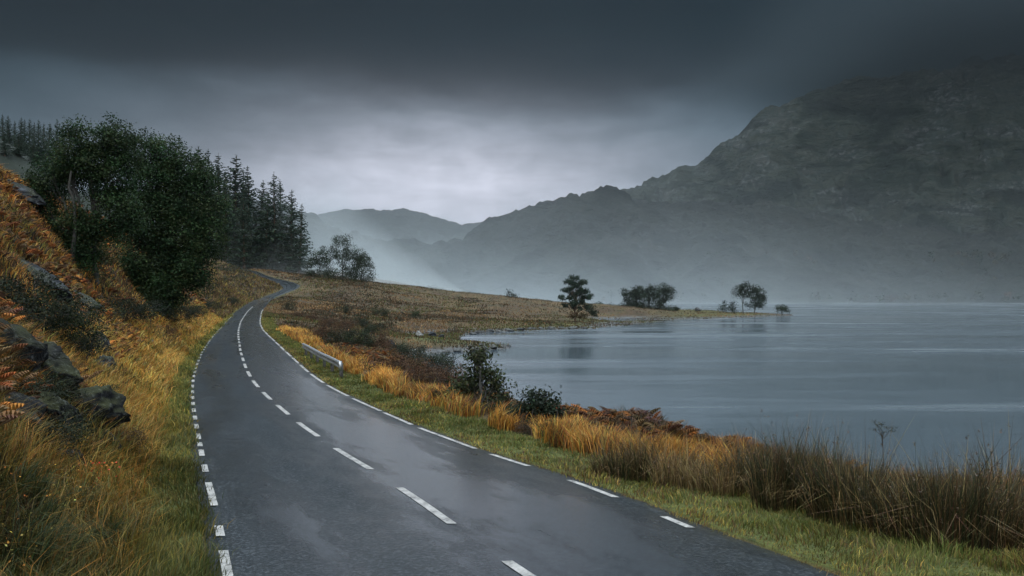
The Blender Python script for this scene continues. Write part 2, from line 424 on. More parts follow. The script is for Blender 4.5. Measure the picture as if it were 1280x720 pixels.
def hill_mat(name, k=1.0):
    m, t, b = material(name)
    g = N(t, 'ShaderNodeNewGeometry'); p = g.outputs['Position']
    n1 = noise(t, mapping(t, p, scale=(1, 1, 1.7)), .0075, 7, .62, .9); n2 = noise(t, mapping(t, p, scale=(1, 1, 2.6)), .026, 7, .68, .9); n3 = noise(t, p, .11, 5, .7)
    n5 = noise(t, mapping(t, p, scale=(.4, .4, 2.0), rot=(0, .14, 0)), .016, 6, .62, .8)     # ledges that run along the slope
    c = ramp(t, mth(t, 'ADD', mth(t, 'MULTIPLY', n1, .72), mth(t, 'MULTIPLY', n2, .28)),
             [(.38, (.010 * k, .022 * k, .020 * k)), (.455, (.036 * k, .056 * k, .044 * k)), (.50, (.090 * k, .105 * k, .084 * k)), (.535, (.036 * k, .060 * k, .054 * k)), (.60, (.112 * k, .122 * k, .108 * k)), (.66, (.026 * k, .044 * k, .044 * k))])
    g2 = N(t, 'ShaderNodeSeparateXYZ'); t.links.new(g.outputs['Normal'], g2.inputs[0])
    steep = ramp(t, g2.outputs[2], [(.62, 1.0), (.84, 0.0)])
    led = ramp(t, n5, [(.52, 0.0), (.60, 1.0)])
    c = mixc(t, mth(t, 'MULTIPLY', led, .75), c, (.016 * k, .026 * k, .026 * k))
    rk = mth(t, 'MULTIPLY', mth(t, 'MULTIPLY', ramp(t, n5, [(.47, 0.0), (.52, 1.0), (.56, 1.0), (.6, 0.0)]), ramp(t, n3, [(.50, 0.0), (.58, 1.0)])), mth(t, 'ADD', .45, mth(t, 'MULTIPLY', steep, .55)))
    c = mixc(t, mth(t, 'MULTIPLY', rk, mth(t, 'MULTIPLY', .8, ramp(t, n1, [(.46, 0.0), (.56, 1.0)]))), c, (.30 * k, .32 * k, .32 * k))
    t.links.new(c, b.inputs['Base Color']); b.inputs['Roughness'].default_value = .9; b.inputs['Specular IOR Level'].default_value = .2
    bp = N(t, 'ShaderNodeBump'); bp.inputs['Strength'].default_value = 1.0; bp.inputs['Distance'].default_value = 14.0
    t.links.new(mth(t, 'ADD', n2, mth(t, 'MULTIPLY', n3, .3)), bp.inputs['Height']); t.links.new(bp.outputs[0], b.inputs['Normal'])
    return m

# ------------------------------------------------------------------ the ground, one sheet
def build_ground():
    Y = [-14.0]
    while Y[-1] < 640: Y.append(Y[-1] + max(.28, .0115 * abs(Y[-1])))
    Y = np.array(Y)
    dl = np.concatenate([[0, .03], .06 + 285 * (np.linspace(0, 1, 120) ** 3.0)])[::-1]
    tr = np.linspace(0, 1, 150)
    nl, nr_ = len(dl), 150
    XX, TT, DL, DR = [], [], [], []
    xl, xr, xs = XL(Y), XR(Y), XS(Y)
    left = xl[:, None] - dl[None, :]
    tw = np.maximum(xs - xr, 4)
    tq = np.concatenate([np.linspace(0, .3, 60)[:-1] , np.linspace(.3, 1.25, 91)])
    right = xr[:, None] + np.concatenate([[.0, .03], tq[1:]])[None, :] * tw[:, None]
    right[:, 1] = xr + .03
    X = np.concatenate([left, right], 1)
    YY = np.repeat(Y[:, None], X.shape[1], 1)
    Z = ground(X, YY)
    road_cols = np.zeros(X.shape, bool); road_cols[:, nl - 1] = True; road_cols[:, nl] = True
    Z[road_cols] = (CAMZ - drop(YY) - .05)[road_cols] * 1
    end = sstep(575, 640, YY); Z[road_cols] = (Z * (1 - end) - 2.5 * end)[road_cols] if False else Z[road_cols]
    DLm = np.maximum(xl[:, None] - X, 0); DRm = np.maximum(X - xr[:, None], 0)
    t = DRm / tw[:, None]
    bank = np.clip(sstep(.6, 2.0, DLm) * (1 - sstep(18, 45, DLm)) + sstep(1.0, 2.2, DRm) * (1 - sstep(40, 90, YY)), 0, 1)
    verge = np.clip((DLm > 0) * (1 - sstep(.8, 2.2, DLm)) + (DRm > 0) * (1 - sstep(1.0, 2.4, DRm)), 0, 1)
    green_patch = np.exp(-((X + 12) / 9) ** 2 - ((YY - 118) / 9) ** 2) + .6 * sstep(.72, .9, t) * sstep(120, 170, YY)
    verge = np.clip(verge + green_patch, 0, 1)
    verge = verge * (1 - .75 * sstep(110, 200, YY) * (DRm + DLm < 4))
    shore = sstep(.0, .35, 0.55 - Z) * (DRm > 2)
    o = mesh_np('ground', np.stack([X, YY, Z], -1), grid_quads(*X.shape), mat=ground_mat(), smooth=True,
                attrs={'far': sstep(25, 55, DLm) * sstep(60, 120, YY), 'bank': bank, 'verge': verge, 'shore': shore})
    tag(o, kind='structure')
build_ground()

# ------------------------------------------------------------------ the road and its painted lines
_ry = [-14.0]
while _ry[-1] < 560: _ry.append(_ry[-1] + max(.25, .006 * abs(_ry[-1])))
_ry = np.array(_ry)
_cx = .5 * (XL(_ry) + XR(_ry))
_along = np.concatenate([[0], np.cumsum(np.hypot(np.diff(_cx), np.diff(_ry)))])
def road_pt(Y, u):
    """point on the carriageway: u = 0 at the left edge, 1 at the right"""
    xl, xr = XL(Y), XR(Y)
    return np.stack([xl + (xr - xl) * u, Y, CAMZ - drop(Y) + .045 * (1 - (2 * u - 1) ** 2)], -1)
us = np.linspace(0, 1, 25)
V = np.stack([road_pt(_ry, np.full_like(_ry, u)) for u in us], 1)
wob = fbm(_ry * 1.7, _ry * 0, 61, 3) * .05; V[:, 0, 0] += wob; V[:, -1, 0] += fbm(_ry * 1.7, _ry * 0, 62, 3) * .06
V[:, 0, 2] -= .03; V[:, -1, 2] -= .03
wid = np.clip(5.4, 0, 9)
uvs = np.stack(np.broadcast_arrays(us[None, :] * 5.4, _along[:, None]), -1)
road = tag(mesh_np('road', V, grid_quads(len(_ry), 25), mat=road_mat(), smooth=True, uv=uvs.reshape(-1, 2)), kind='structure')
PAINT = paint_mat()
def row_to_Y(py):
    y = np.linspace(2, 310, 30801); row = np.minimum.accumulate(HOR + F * drop(y) / y)
    return float(np.interp(-py, -row, y))
def strips(name, spans, ufn, wd):
    vs_, qs = [], []
    for k, (a, b_) in enumerate(spans):
        n = max(2, int((b_ - a) / .4) + 1)
        Y = np.linspace(a, b_, n)
        wl = XR(Y) - XL(Y)
        u0 = ufn(Y, wl)
        hw = wd / 2 / wl * (1.0 + np.clip(Y / 160, 0, 1.0))
        A = road_pt(Y, u0 - hw); B = road_pt(Y, u0 + hw)
        A[:, 2] += .006; B[:, 2] += .006
        base = sum(len(v) for v in vs_)
        M = np.stack([A, B], 1).reshape(-1, 3); vs_.append(M)
        i = base + np.arange(n - 1) * 2
        qs.append(np.stack([i, i + 1, i + 3, i + 2], -1))
    return mesh_np(name, np.concatenate(vs_), np.concatenate(qs), mat=PAINT, parent=road)
spans = [(5.4 + 3.9 * k, 7.7 + 3.9 * k) for k in range(-1, 44)]
cu = lambda Y, wl: np.interp(Y, [0, 8, 12, 20, 40, 110, 200], [.485, .487, .478, .475, .46, .44, .43])
strips('centre_line_marking', [s for s in spans if s[1] < 175], cu, .11)
R2Y = row_to_Y
lsp = [(R2Y(725), R2Y(688)), (R2Y(670), R2Y(657)), (R2Y(632), R2Y(603)), (R2Y(590), R2Y(581)), (R2Y(570), R2Y(562)), (R2Y(558), R2Y(553))]
y = R2Y(549)
while y < 130:
    lsp.append((y, y + .62 + .01 * y)); y += 1.28 + .02 * y
strips('edge_line_marking', lsp, lambda Y, wl: .18 / wl + 0 * Y, .095)
rsp = [(R2Y(660), R2Y(646)), (R2Y(622), R2Y(600.5)), (R2Y(583), R2Y(568)), (R2Y(561), R2Y(535)), (R2Y(531), R2Y(516))]
y = R2Y(514)
while y < 150:
    rsp.append((y, y + 3.0 + .02 * y)); y += 3.5 + .03 * y
strips('edge_line_marking', rsp, lambda Y, wl: 1 - np.interp(Y, [5, 11, 20, 60], [.34, .32, .22, .2]) / wl, .10)

# ------------------------------------------------------------------ water
def build_water():
    xs_ = np.linspace(-5200, 5200, 60); ys_ = np.concatenate([np.linspace(-180, 900, 40), np.linspace(1000, 5200, 20)])
    X, Y = np.meshgrid(xs_, ys_)
    o = mesh_np('loch_water', np.stack([X, Y, X * 0], -1), grid_quads(*X.shape), mat=water_mat(), smooth=True)
    tag(o, kind='structure')
build_water()

# ------------------------------------------------------------------ hills across the water
def ridge(name, pts, Dfoot, Dridge, depth, seed, mat, amp, x0, x1, nx=420, nt_=110, prof=1.25, foot_z=-4.0, rugged=1.0):
    """a hill whose crest runs through pts (bearing as a picture column, height as a row), its foot at Dfoot, crest at Dridge"""
    px = np.linspace(x0, x1, nx)
    P = np.array(pts, float)
    py = np.interp(px, P[:, 0], P[:, 1])
    df = Dfoot(px); dr_ = Dridge(px)
    zr = CAMZ + (HOR - py) / F * dr_
    t = np.concatenate([np.linspace(0, 1, nt_), 1 + np.linspace(.05, 1, 14)])
    D = np.where(t[None, :] <= 1, df[:, None] + (dr_ - df)[:, None] * t[None, :], dr_[:, None] + (t[None, :] - 1) * depth)
    X = (px[:, None] - 640) / F * D; Y = D
    s = np.where(t <= 1, np.clip(t, 0, 1) ** prof, np.cos(np.clip(t - 1, 0, 1) * math.pi / 2) ** 1.2)
    Z = foot_z + (zr[:, None] - foot_z) * s[None, :]
    n = fbm(X * .0030, Y * .0030, seed, 6, .55) * amp + (.35 - np.abs(fbm(X * .0065, Y * .0065, seed + 9, 6, .58))) * amp * 1.1 * rugged
    band = np.sin(np.clip(t, 0, 1) * math.pi)[None, :] ** .6
    Z = Z + n * np.where(t[None, :] <= 1, band, 0) * np.clip(zr[:, None] / 120, .15, 1.3)
    # crags on the crest itself
    Z = Z + ((fbm(X * .018, Y * .018, seed + 20, 5, .65) + 1.2 * fbm(X * .0055, Y * .0055, seed + 22, 4, .6) + .5 * np.abs(fbm(X * .05, Y * .05, seed + 21, 4, .6))) * 46.0 * rugged) * np.clip(t[None, :], 0, 1) ** 2 * np.clip(1.4 - t[None, :], 0, 1)
    return tag(mesh_np(name, np.stack([X, Y, Z], -1), grid_quads(*X.shape), mat=mat, smooth=True), kind='structure')
HM = hill_mat('hill_heather_shaded', .17); HM2 = hill_mat('mountain_heather_hazed', .36)  # one heather colour darkened for cloud shade, its mountain copy lightened for haze
front_pts = [(250, 318), (340, 310), (420, 302), (450, 297), (500, 298), (540, 300), (552, 296), (581, 293), (602, 281), (627, 271), (665, 257), (690, 249), (709, 240), (727, 238), (752, 234), (777, 238), (800, 243), (852, 246),
             (930, 250), (1000, 262), (1100, 275), (1200, 285), (1400, 290), (1700, 330)]
ridge('hill', front_pts, lambda p: 930 - np.clip((p - 900) / 600, 0, 1) * 120 + np.clip((640 - p) / 300, 0, 1) * 250, lambda p: 1330 + 0 * p, 420, 71, HM, 50, 260, 1650)
back_pts = [(560, 345), (640, 320), (700, 285), (760, 245), (780, 237), (809, 230), (833, 222), (865, 210), (885, 194), (900, 182), (922, 168), (951, 143), (966, 132), (981, 125), (1020, 114), (1065, 106), (1117, 96), (1166, 88), (1280, 74), (1400, 70), (1600, 95), (1900, 160)]
ridge('mountain', back_pts, lambda p: 1300 + 0 * p, lambda p: 1880 - np.clip((p - 800) / 500, 0, 1) * 330, 900, 87, HM2, 110, 620, 1850, nx=460, nt_=130, prof=1.15, foot_z=5.0)
far_pts = [(150, 330), (300, 300), (360, 286), (385, 276), (400, 268), (415, 264), (430, 261.5), (455, 261), (475, 264), (490, 261.5), (505, 262.5), (525, 267), (545, 272), (565, 277), (585, 279), (610, 277), (625, 272), (640, 270), (680, 262), (760, 262), (860, 290), (950, 330)]
ridge('hill', far_pts, lambda p: 2500 + 0 * p, lambda p: 3200 + 0 * p, 900, 93, HM, 60, 140, 950, rugged=.6)
left_pts = [(150, 235), (260, 240), (330, 252), (370, 262), (385, 268), (395, 272), (410, 281), (425, 292), (440, 302), (470, 320), (520, 345), (570, 366), (640, 384)]
ridge('hill', left_pts, lambda p: 780 + 0 * p, lambda p: 1230 + 0 * p, 500, 99, HM, 22, 100, 640, rugged=.8, nx=160)

# ------------------------------------------------------------------ haze: one closed box round everything
def build_haze():
    bpy_v = []
    x0, x1, y0, y1, z0, z1 = -5300, 5300, -200, 5300, -6, HAZE_TOP
    v = [(x, y_, z) for z in (z0, z1) for y_ in (y0, y1) for x in (x0, x1)]
    q = [(0, 2, 3, 1), (4, 5, 7, 6), (0, 1, 5, 4), (2, 6, 7, 3), (0, 4, 6, 2), (1, 3, 7, 5)]
    m = bpy.data.materials.new('haze'); m.use_nodes = True; t = m.node_tree; t.nodes.clear()
    out = N(t, 'ShaderNodeOutputMaterial'); pv = N(t, 'ShaderNodeVolumePrincipled')
    pv.inputs['Color'].default_value = HAZE_COL; pv.inputs['Density'].default_value = HAZE_D; pv.inputs['Anisotropy'].default_value = HAZE_G
    t.links.new(pv.outputs[0], out.inputs['Volume'])
    tag(mesh_np('haze', v, q, mat=m), kind='stuff')
HAZE_TOP = max(max(v.co.z for v in o.data.vertices) for o in C.objects if o.type == 'MESH') + 140
HAZE_D, HAZE_G, HAZE_COL = .00009, .92, (.90, .965, 1.0, 1)
build_haze()

def mist(name, cx, cy, rx, ry, hz, dens, seed, z0=-1.0, slope=0.0):
    """low mist lying over the land: thick at its foot, thinning to a ragged cusp at its top"""
    nx, ny = 61, 41
    u = np.linspace(-1, 1, nx); v = np.linspace(-1, 1, ny)
    U, W = np.meshgrid(u, v)
    X = cx + U * rx; Y = cy + W * ry + U * slope
    top = z0 + .05 + hz * np.clip(1 - np.abs(W), 0, 1) ** 1.8 * np.clip(1 - U ** 2, 0, 1) ** 1.3 * (1 + .6 * fbm(U * 3.4 + seed, W * 1.3, seed, 4))
    n = nx * ny
    v_ = np.concatenate([np.stack([X, Y, top], -1).reshape(-1, 3), np.stack([X, Y, np.full_like(X, z0)], -1).reshape(-1, 3)])
    q = grid_quads(ny, nx)
    side = []
    ring = [(0, i) for i in range(nx)] + [(j, nx - 1) for j in range(1, ny)] + [(ny - 1, i) for i in range(nx - 2, -1, -1)] + [(j, 0) for j in range(ny - 2, 0, -1)]
    idx = [j * nx + i for j, i in ring]
    for a, b_ in zip(idx, idx[1:] + idx[:1]): side.append((a, a + n, b_ + n, b_))
    q = np.concatenate([q, (q + n)[:, ::-1], np.array(side)])
    m = bpy.data.materials.new('mist'); m.use_nodes = True; t = m.node_tree; t.nodes.clear()
    out = N(t, 'ShaderNodeOutputMaterial'); pv = N(t, 'ShaderNodeVolumePrincipled')
    pv.inputs['Color'].default_value = HAZE_COL; pv.inputs['Density'].default_value = dens; pv.inputs['Anisotropy'].default_value = .40
    t.links.new(pv.outputs[0], out.inputs['Volume'])
    tag(mesh_np(name, v_, q, mat=m), kind='stuff')
mist('mist', -112, 340, 95, 40, 48, .018, 8, z0=8)
mist('mist', -205, 270, 75, 50, 44, .011, 9, z0=24)
def valley_mist():
    """the bank of mist lying on the loch and the foot of the hills: it thins upwards and towards the near shore's end of the water"""
    x0, x1, y0, y1, z0, z1 = -1300, 2300, 470, 1900, -1.5, 330
    v = [(x, y_, z) for z in (z0, z1) for y_ in (y0, y1) for x in (x0, x1)]
    q = [(0, 2, 3, 1), (4, 5, 7, 6), (0, 1, 5, 4), (2, 6, 7, 3), (0, 4, 6, 2), (1, 3, 7, 5)]
    m = bpy.data.materials.new('mist'); m.use_nodes = True; t = m.node_tree; t.nodes.clear()
    out = N(t, 'ShaderNodeOutputMaterial'); pv = N(t, 'ShaderNodeVolumePrincipled')
    pv.inputs['Color'].default_value = HAZE_COL; pv.inputs['Anisotropy'].default_value = .45
    g = N(t, 'ShaderNodeNewGeometry'); sp = N(t, 'ShaderNodeSeparateXYZ'); t.links.new(g.outputs['Position'], sp.inputs[0])
    x, y, z = sp.outputs
    h = mth(t, 'EXPONENT', mth(t, 'MULTIPLY', z, -1 / 38.0))
    lx = N(t, 'ShaderNodeMapRange'); lx.interpolation_type = 'SMOOTHSTEP'
    lx.inputs['From Min'].default_value = -150; lx.inputs['From Max'].default_value = 620; lx.inputs['To Min'].default_value = 1.0; lx.inputs['To Max'].default_value = .10
    t.links.new(x, lx.inputs['Value'])
    ly = N(t, 'ShaderNodeMapRange'); ly.interpolation_type = 'SMOOTHSTEP'
    ly.inputs['From Min'].default_value = 480; ly.inputs['From Max'].default_value = 760
    t.links.new(y, ly.inputs['Value'])
    n = noise(t, mapping(t, g.outputs['Position'], scale=(1, .6, 2.0)), .0045, 2, .5)
    dn = mth(t, 'MULTIPLY', mth(t, 'MULTIPLY', h, lx.outputs[0]), mth(t, 'MULTIPLY', ly.outputs[0], mth(t, 'MULTIPLY', n, .0056)))
    t.links.new(dn, pv.inputs['Density']); t.links.new(pv.outputs[0], out.inputs['Volume'])
    try: m.cycles.volume_step_rate = .5
    except Exception: pass
    tag(mesh_np('mist', v, q, mat=m), kind='stuff')
valley_mist()

def summit_cloud():
    """the dark cloud that the big mountain's top goes up into: thin at its underside, thick above"""
    top = max(v.co.z for v in bpy.data.objects['mountain'].data.vertices)
    x0, x1, y0, y1, z0, z1 = 150, 2300, 1150, 2300, top - 125, top + 135
    v = [(x, y_, z) for z in (z0, z1) for y_ in (y0, y1) for x in (x0, x1)]
    q = [(0, 2, 3, 1), (4, 5, 7, 6), (0, 1, 5, 4), (2, 6, 7, 3), (0, 4, 6, 2), (1, 3, 7, 5)]
    m = bpy.data.materials.new('cloud'); m.use_nodes = True; t = m.node_tree; t.nodes.clear()
    out = N(t, 'ShaderNodeOutputMaterial'); pv = N(t, 'ShaderNodeVolumePrincipled')
    pv.inputs['Color'].default_value = (.045, .066, .080, 1); pv.inputs['Anisotropy'].default_value = .3
    g = N(t, 'ShaderNodeNewGeometry'); sp = N(t, 'ShaderNodeSeparateXYZ'); t.links.new(g.outputs['Position'], sp.inputs[0])
    x, y, z = sp.outputs
    n = noise(t, mapping(t, g.outputs['Position'], scale=(1, .7, 1.6)), .004, 3, .55)
    zz = mth(t, 'ADD', z, mth(t, 'MULTIPLY', mth(t, 'SUBTRACT', n, .5), 190))
    def sst(v_, a, b_):
        mr = N(t, 'ShaderNodeMapRange'); mr.interpolation_type = 'SMOOTHSTEP'
        mr.inputs['From Min'].default_value = a; mr.inputs['From Max'].default_value = b_
        t.links.new(v_, mr.inputs['Value']); return mr.outputs[0]
    dn = mth(t, 'MULTIPLY', sst(zz, top - 60, top + 70), mth(t, 'MULTIPLY', sst(z, z0, z0 + 50), mth(t, 'MULTIPLY', sst(x, 420, 1050), sst(y, 1160, 1450))))
    t.links.new(mth(t, 'MULTIPLY', dn, .012), pv.inputs['Density']); t.links.new(pv.outputs[0], out.inputs['Volume'])
    try: m.cycles.volume_step_rate = .5
    except Exception: pass
    tag(mesh_np('cloud', v, q, mat=m), kind='stuff')
summit_cloud()
# ------------------------------------------------------------------ builders for plants and stones
class Acc:
    def __init__(s): s.v = []; s.q = []; s.t = []; s.c = []; s.n = 0
    def add(s, v, q=None, t=None, c=(1, 1, 1)):
        v = np.asarray(v, float).reshape(-1, 3)
        if q is not None and len(q): s.q.append(np.asarray(q, np.int64).reshape(-1, 4) + s.n)
        if t is not None and len(t): s.t.append(np.asarray(t, np.int64).reshape(-1, 3) + s.n)
        c = np.asarray(c, float)
        s.c.append(np.broadcast_to(c, (len(v), 3)) if c.ndim == 1 else c.reshape(-1, 3))
        s.v.append(v); s.n += len(v)
    def build(s, name, mat, parent=None, smooth=False, link=True):
        cat = lambda l, k: np.concatenate(l) if l else np.zeros((0, k))
        return mesh_np(name, cat(s.v, 3), cat(s.q, 4), cat(s.t, 3), mat, cat(s.c, 3), smooth, parent, link=link)
def unit(v): return v / np.maximum(np.linalg.norm(v, axis=-1, keepdims=True), 1e-9)
def vary(col, n, amt=.25, hue=.10, r=rng):
    c = np.asarray(col, float)
    if c.ndim == 1: c = np.repeat(c[None], n, 0)
    k = np.exp(r.normal(0, amt, (n, 1))); h = 1 + r.normal(0, hue, (n, 3))
    return np.clip(c * k * h, .004, .75)
def blades(acc, P, h, w, ang, lean, col, tipk=1.25):
    """grass blades: a bent tapering strip each; lean is the tip's sideways reach as a share of the height"""
    n = len(P)
    h = np.broadcast_to(np.asarray(h, float), n); w = np.broadcast_to(np.asarray(w, float), n); lean = np.broadcast_to(np.asarray(lean, float), n)
    d = np.stack([np.cos(ang), np.sin(ang), 0 * ang], -1)
    a2 = rng.uniform(0, 2 * math.pi, n); s = np.stack([np.cos(a2), np.sin(a2), 0 * a2], -1)
    up = np.array([0, 0, 1.0])
    lz = np.sqrt(np.clip(1 - (lean * .75) ** 2, .15, 1))
    mid = P + up * (h * .58)[:, None] + d * (h * lean * .30)[:, None]
    tip = P + up * (h * lz)[:, None] + d * (h * lean)[:, None]
    b = P - up * .03
    V = np.stack([b - s * w[:, None] / 2, b + s * w[:, None] / 2, mid - s * w[:, None] * .4, mid + s * w[:, None] * .4, tip], 1)
    i = np.arange(n)[:, None] * 5
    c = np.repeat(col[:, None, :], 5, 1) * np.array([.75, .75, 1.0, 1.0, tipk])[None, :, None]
    acc.add(V, i + np.array([[0, 1, 3, 2]]), i + np.array([[2, 3, 4]]), c.reshape(-1, 3))
def cards(acc, P, L, W, col, nrm=None, spread=1.0, ldir=None):
    """leaves: a small rhombus each, folded a little along its rib"""
    n = len(P)
    L = np.broadcast_to(np.asarray(L, float), n)[:, None]; W = np.broadcast_to(np.asarray(W, float), n)[:, None]
    nr = rng.normal(0, 1, (n, 3)) * spread
    if nrm is not None: nr = nr + nrm
    nr = unit(nr)
    r = rng.normal(0, 1, (n, 3)) if ldir is None else ldir + rng.normal(0, .35, (n, 3))
    a = unit(r - nr * (r * nr).sum(-1, keepdims=True)); b = np.cross(nr, a)
    V = np.stack([P - a * L * .5, P + b * W * .5 + nr * W * .12, P + a * L * .5, P - b * W * .5 + nr * W * .12], 1)
    i = np.arange(n)[:, None] * 4
    acc.add(V, i + np.array([[0, 1, 2, 3]]), None, np.repeat(col, 4, 0))
def tube(acc, pts, rad, sides=6, col=(1, 1, 1)):
    pts = np.asarray(pts, float); n = len(pts); rad = np.broadcast_to(np.asarray(rad, float), n)
    t = unit(np.gradient(pts, axis=0))
    ref = np.array([.37, .21, .9]) if abs(t[0, 2]) < .8 else np.array([1., .2, 0])
    u = unit(np.cross(t, ref)); v = np.cross(t, u)
    a = np.linspace(0, 2 * math.pi, sides, endpoint=False)
    ring = pts[:, None] + rad[:, None, None] * (u[:, None] * np.cos(a)[None, :, None] + v[:, None] * np.sin(a)[None, :, None])
    q = []
    for k in range(n - 1):
        for s in range(sides):
            q.append((k * sides + s, k * sides + (s + 1) % sides, (k + 1) * sides + (s + 1) % sides, (k + 1) * sides + s))
    acc.add(ring, q, None, col)
def limb(p0, p1, sag=.15, n=6, wig=.06, seed=None):
    p0, p1 = np.asarray(p0, float), np.asarray(p1, float)
    t = np.linspace(0, 1, n)[:, None]; L = np.linalg.norm(p1 - p0)
    p = p0 + (p1 - p0) * t
    p[:, 2] += np.sin(t[:, 0] * math.pi) * L * sag
    p[1:-1] += rng.normal(0, wig * L / 3, (n - 2, 3))
    return p

def bark_mat(name, c0, c1, moss=.3):
    m, t, b = material(name)
    g = N(t, 'ShaderNodeTexCoord')
    p = mapping(t, g.outputs['Object'], scale=(1, 1, .25))
    n1 = noise(t, p, 18, 4, .65); n2 = noise(t, g.outputs['Object'], 2.2, 3, .6)
    c = ramp(t, n1, [(.3, c0), (.7, c1)])
    c = mixc(t, ramp(t, n2, [(.5, 0.0), (.7, moss)]), c, (.05, .06, .025))
    t.links.new(c, b.inputs['Base Color']); b.inputs['Roughness'].default_value = .85
    bp = N(t, 'ShaderNodeBump'); bp.inputs['Strength'].default_value = .6; bp.inputs['Distance'].default_value = .03
    t.links.new(n1, bp.inputs['Height']); t.links.new(bp.outputs[0], b.inputs['Normal'])
    return m
BARK = bark_mat('grey_bark', (.018, .017, .015), (.055, .052, .047))
PINEBARK = bark_mat('pine_bark', (.045, .025, .015), (.12, .07, .045), .1)
LEAF = leafy('leaves', .65, .25, .15)
NEEDLE = leafy('needles', .65, .10, .2)
GRASS = leafy('grass_blades', .6, .28, .25)
DRY = leafy('bracken_fronds', .75, .25, .15)

def leaf_tree(lobes, base=(0, 0, 0), trunk_r=.22, fork=.35, clump_d=2.6, per=44, leaf=.16, sig=.32, cols=((.022, .042, .016), (.040, .060, .020), (.060, .070, .026)), stems=1, bark=None, seed=1, twig=.35, gap=.0, mat=None):
    """lobes: (x, y, z, rx, ry, rz) in metres above the tree's foot. Returns (trunk mesh, crown mesh)"""
    global rng
    keep = rng; rng = np.random.default_rng(seed)
    T, K = Acc(), Acc()
    lb = np.array(lobes, float)
    top = lb[:, 2].max(); cen = (lb[:, :2] * (lb[:, 3:4] ** 2)).sum(0) / (lb[:, 3] ** 2).sum()
    stem_ends = []
    for s in range(stems):
        off = rng.normal(0, .12, 2) * (stems > 1) * 3
        tgt = np.array([cen[0] * .6 + off[0] * 1.2, cen[1] * .6 + off[1] * 1.2, top * .75])
        P = limb((base[0] + off[0], base[1] + off[1], base[2] - .5), tgt, 0, 9, .05)
        tube(T, P, np.linspace(trunk_r, trunk_r * .35, 9) / (stems ** .4), 8)
        stem_ends.append(P)
    for l in lb:
        c = l[:3]
        P = stem_ends[int(np.argmin([np.linalg.norm(S[5] - c) for S in stem_ends]))]
        k = int(np.clip(len(P) * (fork + .5 * c[2] / max(top, .1) - .25), 2, len(P) - 2))
        B = limb(P[k], c, .06, 6, .10)
        tube(T, B, np.linspace(trunk_r * .38, trunk_r * .12, 6), 6)
        R = l[3:]
        n = max(8, int(clump_d * (R[0] * R[1] + R[1] * R[2] + R[0] * R[2]) / (3 * sig * sig)))
        d = unit(rng.normal(0, 1, (n, 3))); rr = rng.uniform(.25, 1, (n, 1)) ** .55
        rr = rr * (1 + .10 * np.clip(rng.normal(0, 1, (n, 1)), -2, 1.5))
        Q = c + d * rr * R
        if gap > 0:
            Q = Q[fbm(Q[:, 0] * .9 + seed, Q[:, 2] * .9 + Q[:, 1] * .7, seed, 2) > -gap]; n = len(Q)
        for q in Q[rng.random(n) < twig]:
            s0 = B[rng.integers(2, 6)]
            tube(T, limb(s0, q, .05, 4, .12), np.linspace(trunk_r * .10, .008, 4), 4)
        m = rng.poisson(per, n) + 3
        idx = np.repeat(np.arange(n), m)
        sg = sig * (.6 + .8 * rng.random(n))
        LP = Q[idx] + np.clip(rng.normal(0, 1, (len(idx), 3)), -1.7, 1.7) * sg[idx, None] * np.array([1, 1, .75])
        cc = np.asarray(cols, float)[rng.integers(0, len(cols), n)]
        cc = vary(cc, n, .28, .06)
        lc = vary(cc[idx], len(idx), .22, .05)
        cards(K, LP, leaf * rng.uniform(.7, 1.35, len(idx)), leaf * .62 * rng.uniform(.7, 1.3, len(idx)), lc, nrm=np.array([0, 0, .7]) + .6 * unit(LP - c))
    tm = T.build('trunk', bark or BARK, smooth=True, link=False); cm = K.build('crown', mat or LEAF, link=False)
    rng = keep
    return tm, cm
def put(mesh_, name, parent):
    o = bpy.data.objects.new(name, mesh_); C.objects.link(o); o.parent = parent; return o
def tree(name, label, cat, loc, meshes, group=None, rz=0.0, scale=1.0, parts=('trunk', 'crown')):
    r = thing(name, label, cat, loc, rz, group, scale)
    put(meshes[0], parts[0], r); put(meshes[1], parts[1], r)
    return r
def lobes_px(L, px0, Y, base_row, yscale=1.0):
    """lobes drawn as (column, row, half width, half height[, depth offset m]) about a tree standing at px0, distance Y, foot at base_row"""
    k = Y / F
    return [((l[0] - px0) * k, (l[4] if len(l) > 4 else 0.0), (base_row - l[1]) * k, l[2] * k, l[2] * k * .9, l[3] * k) for l in L]
def skirt(L, n=2):
    x0 = min(l[0] - l[2] for l in L); x1 = max(l[0] + l[2] for l in L); y1 = max(l[1] for l in L)
    return [(x0 + (x1 - x0) * (i + .5) / n, y1 + 5, (x1 - x0) / n * .6, 5) for i in range(n)]
def row_of(z, Y): return HOR - (z - CAMZ) / Y * F

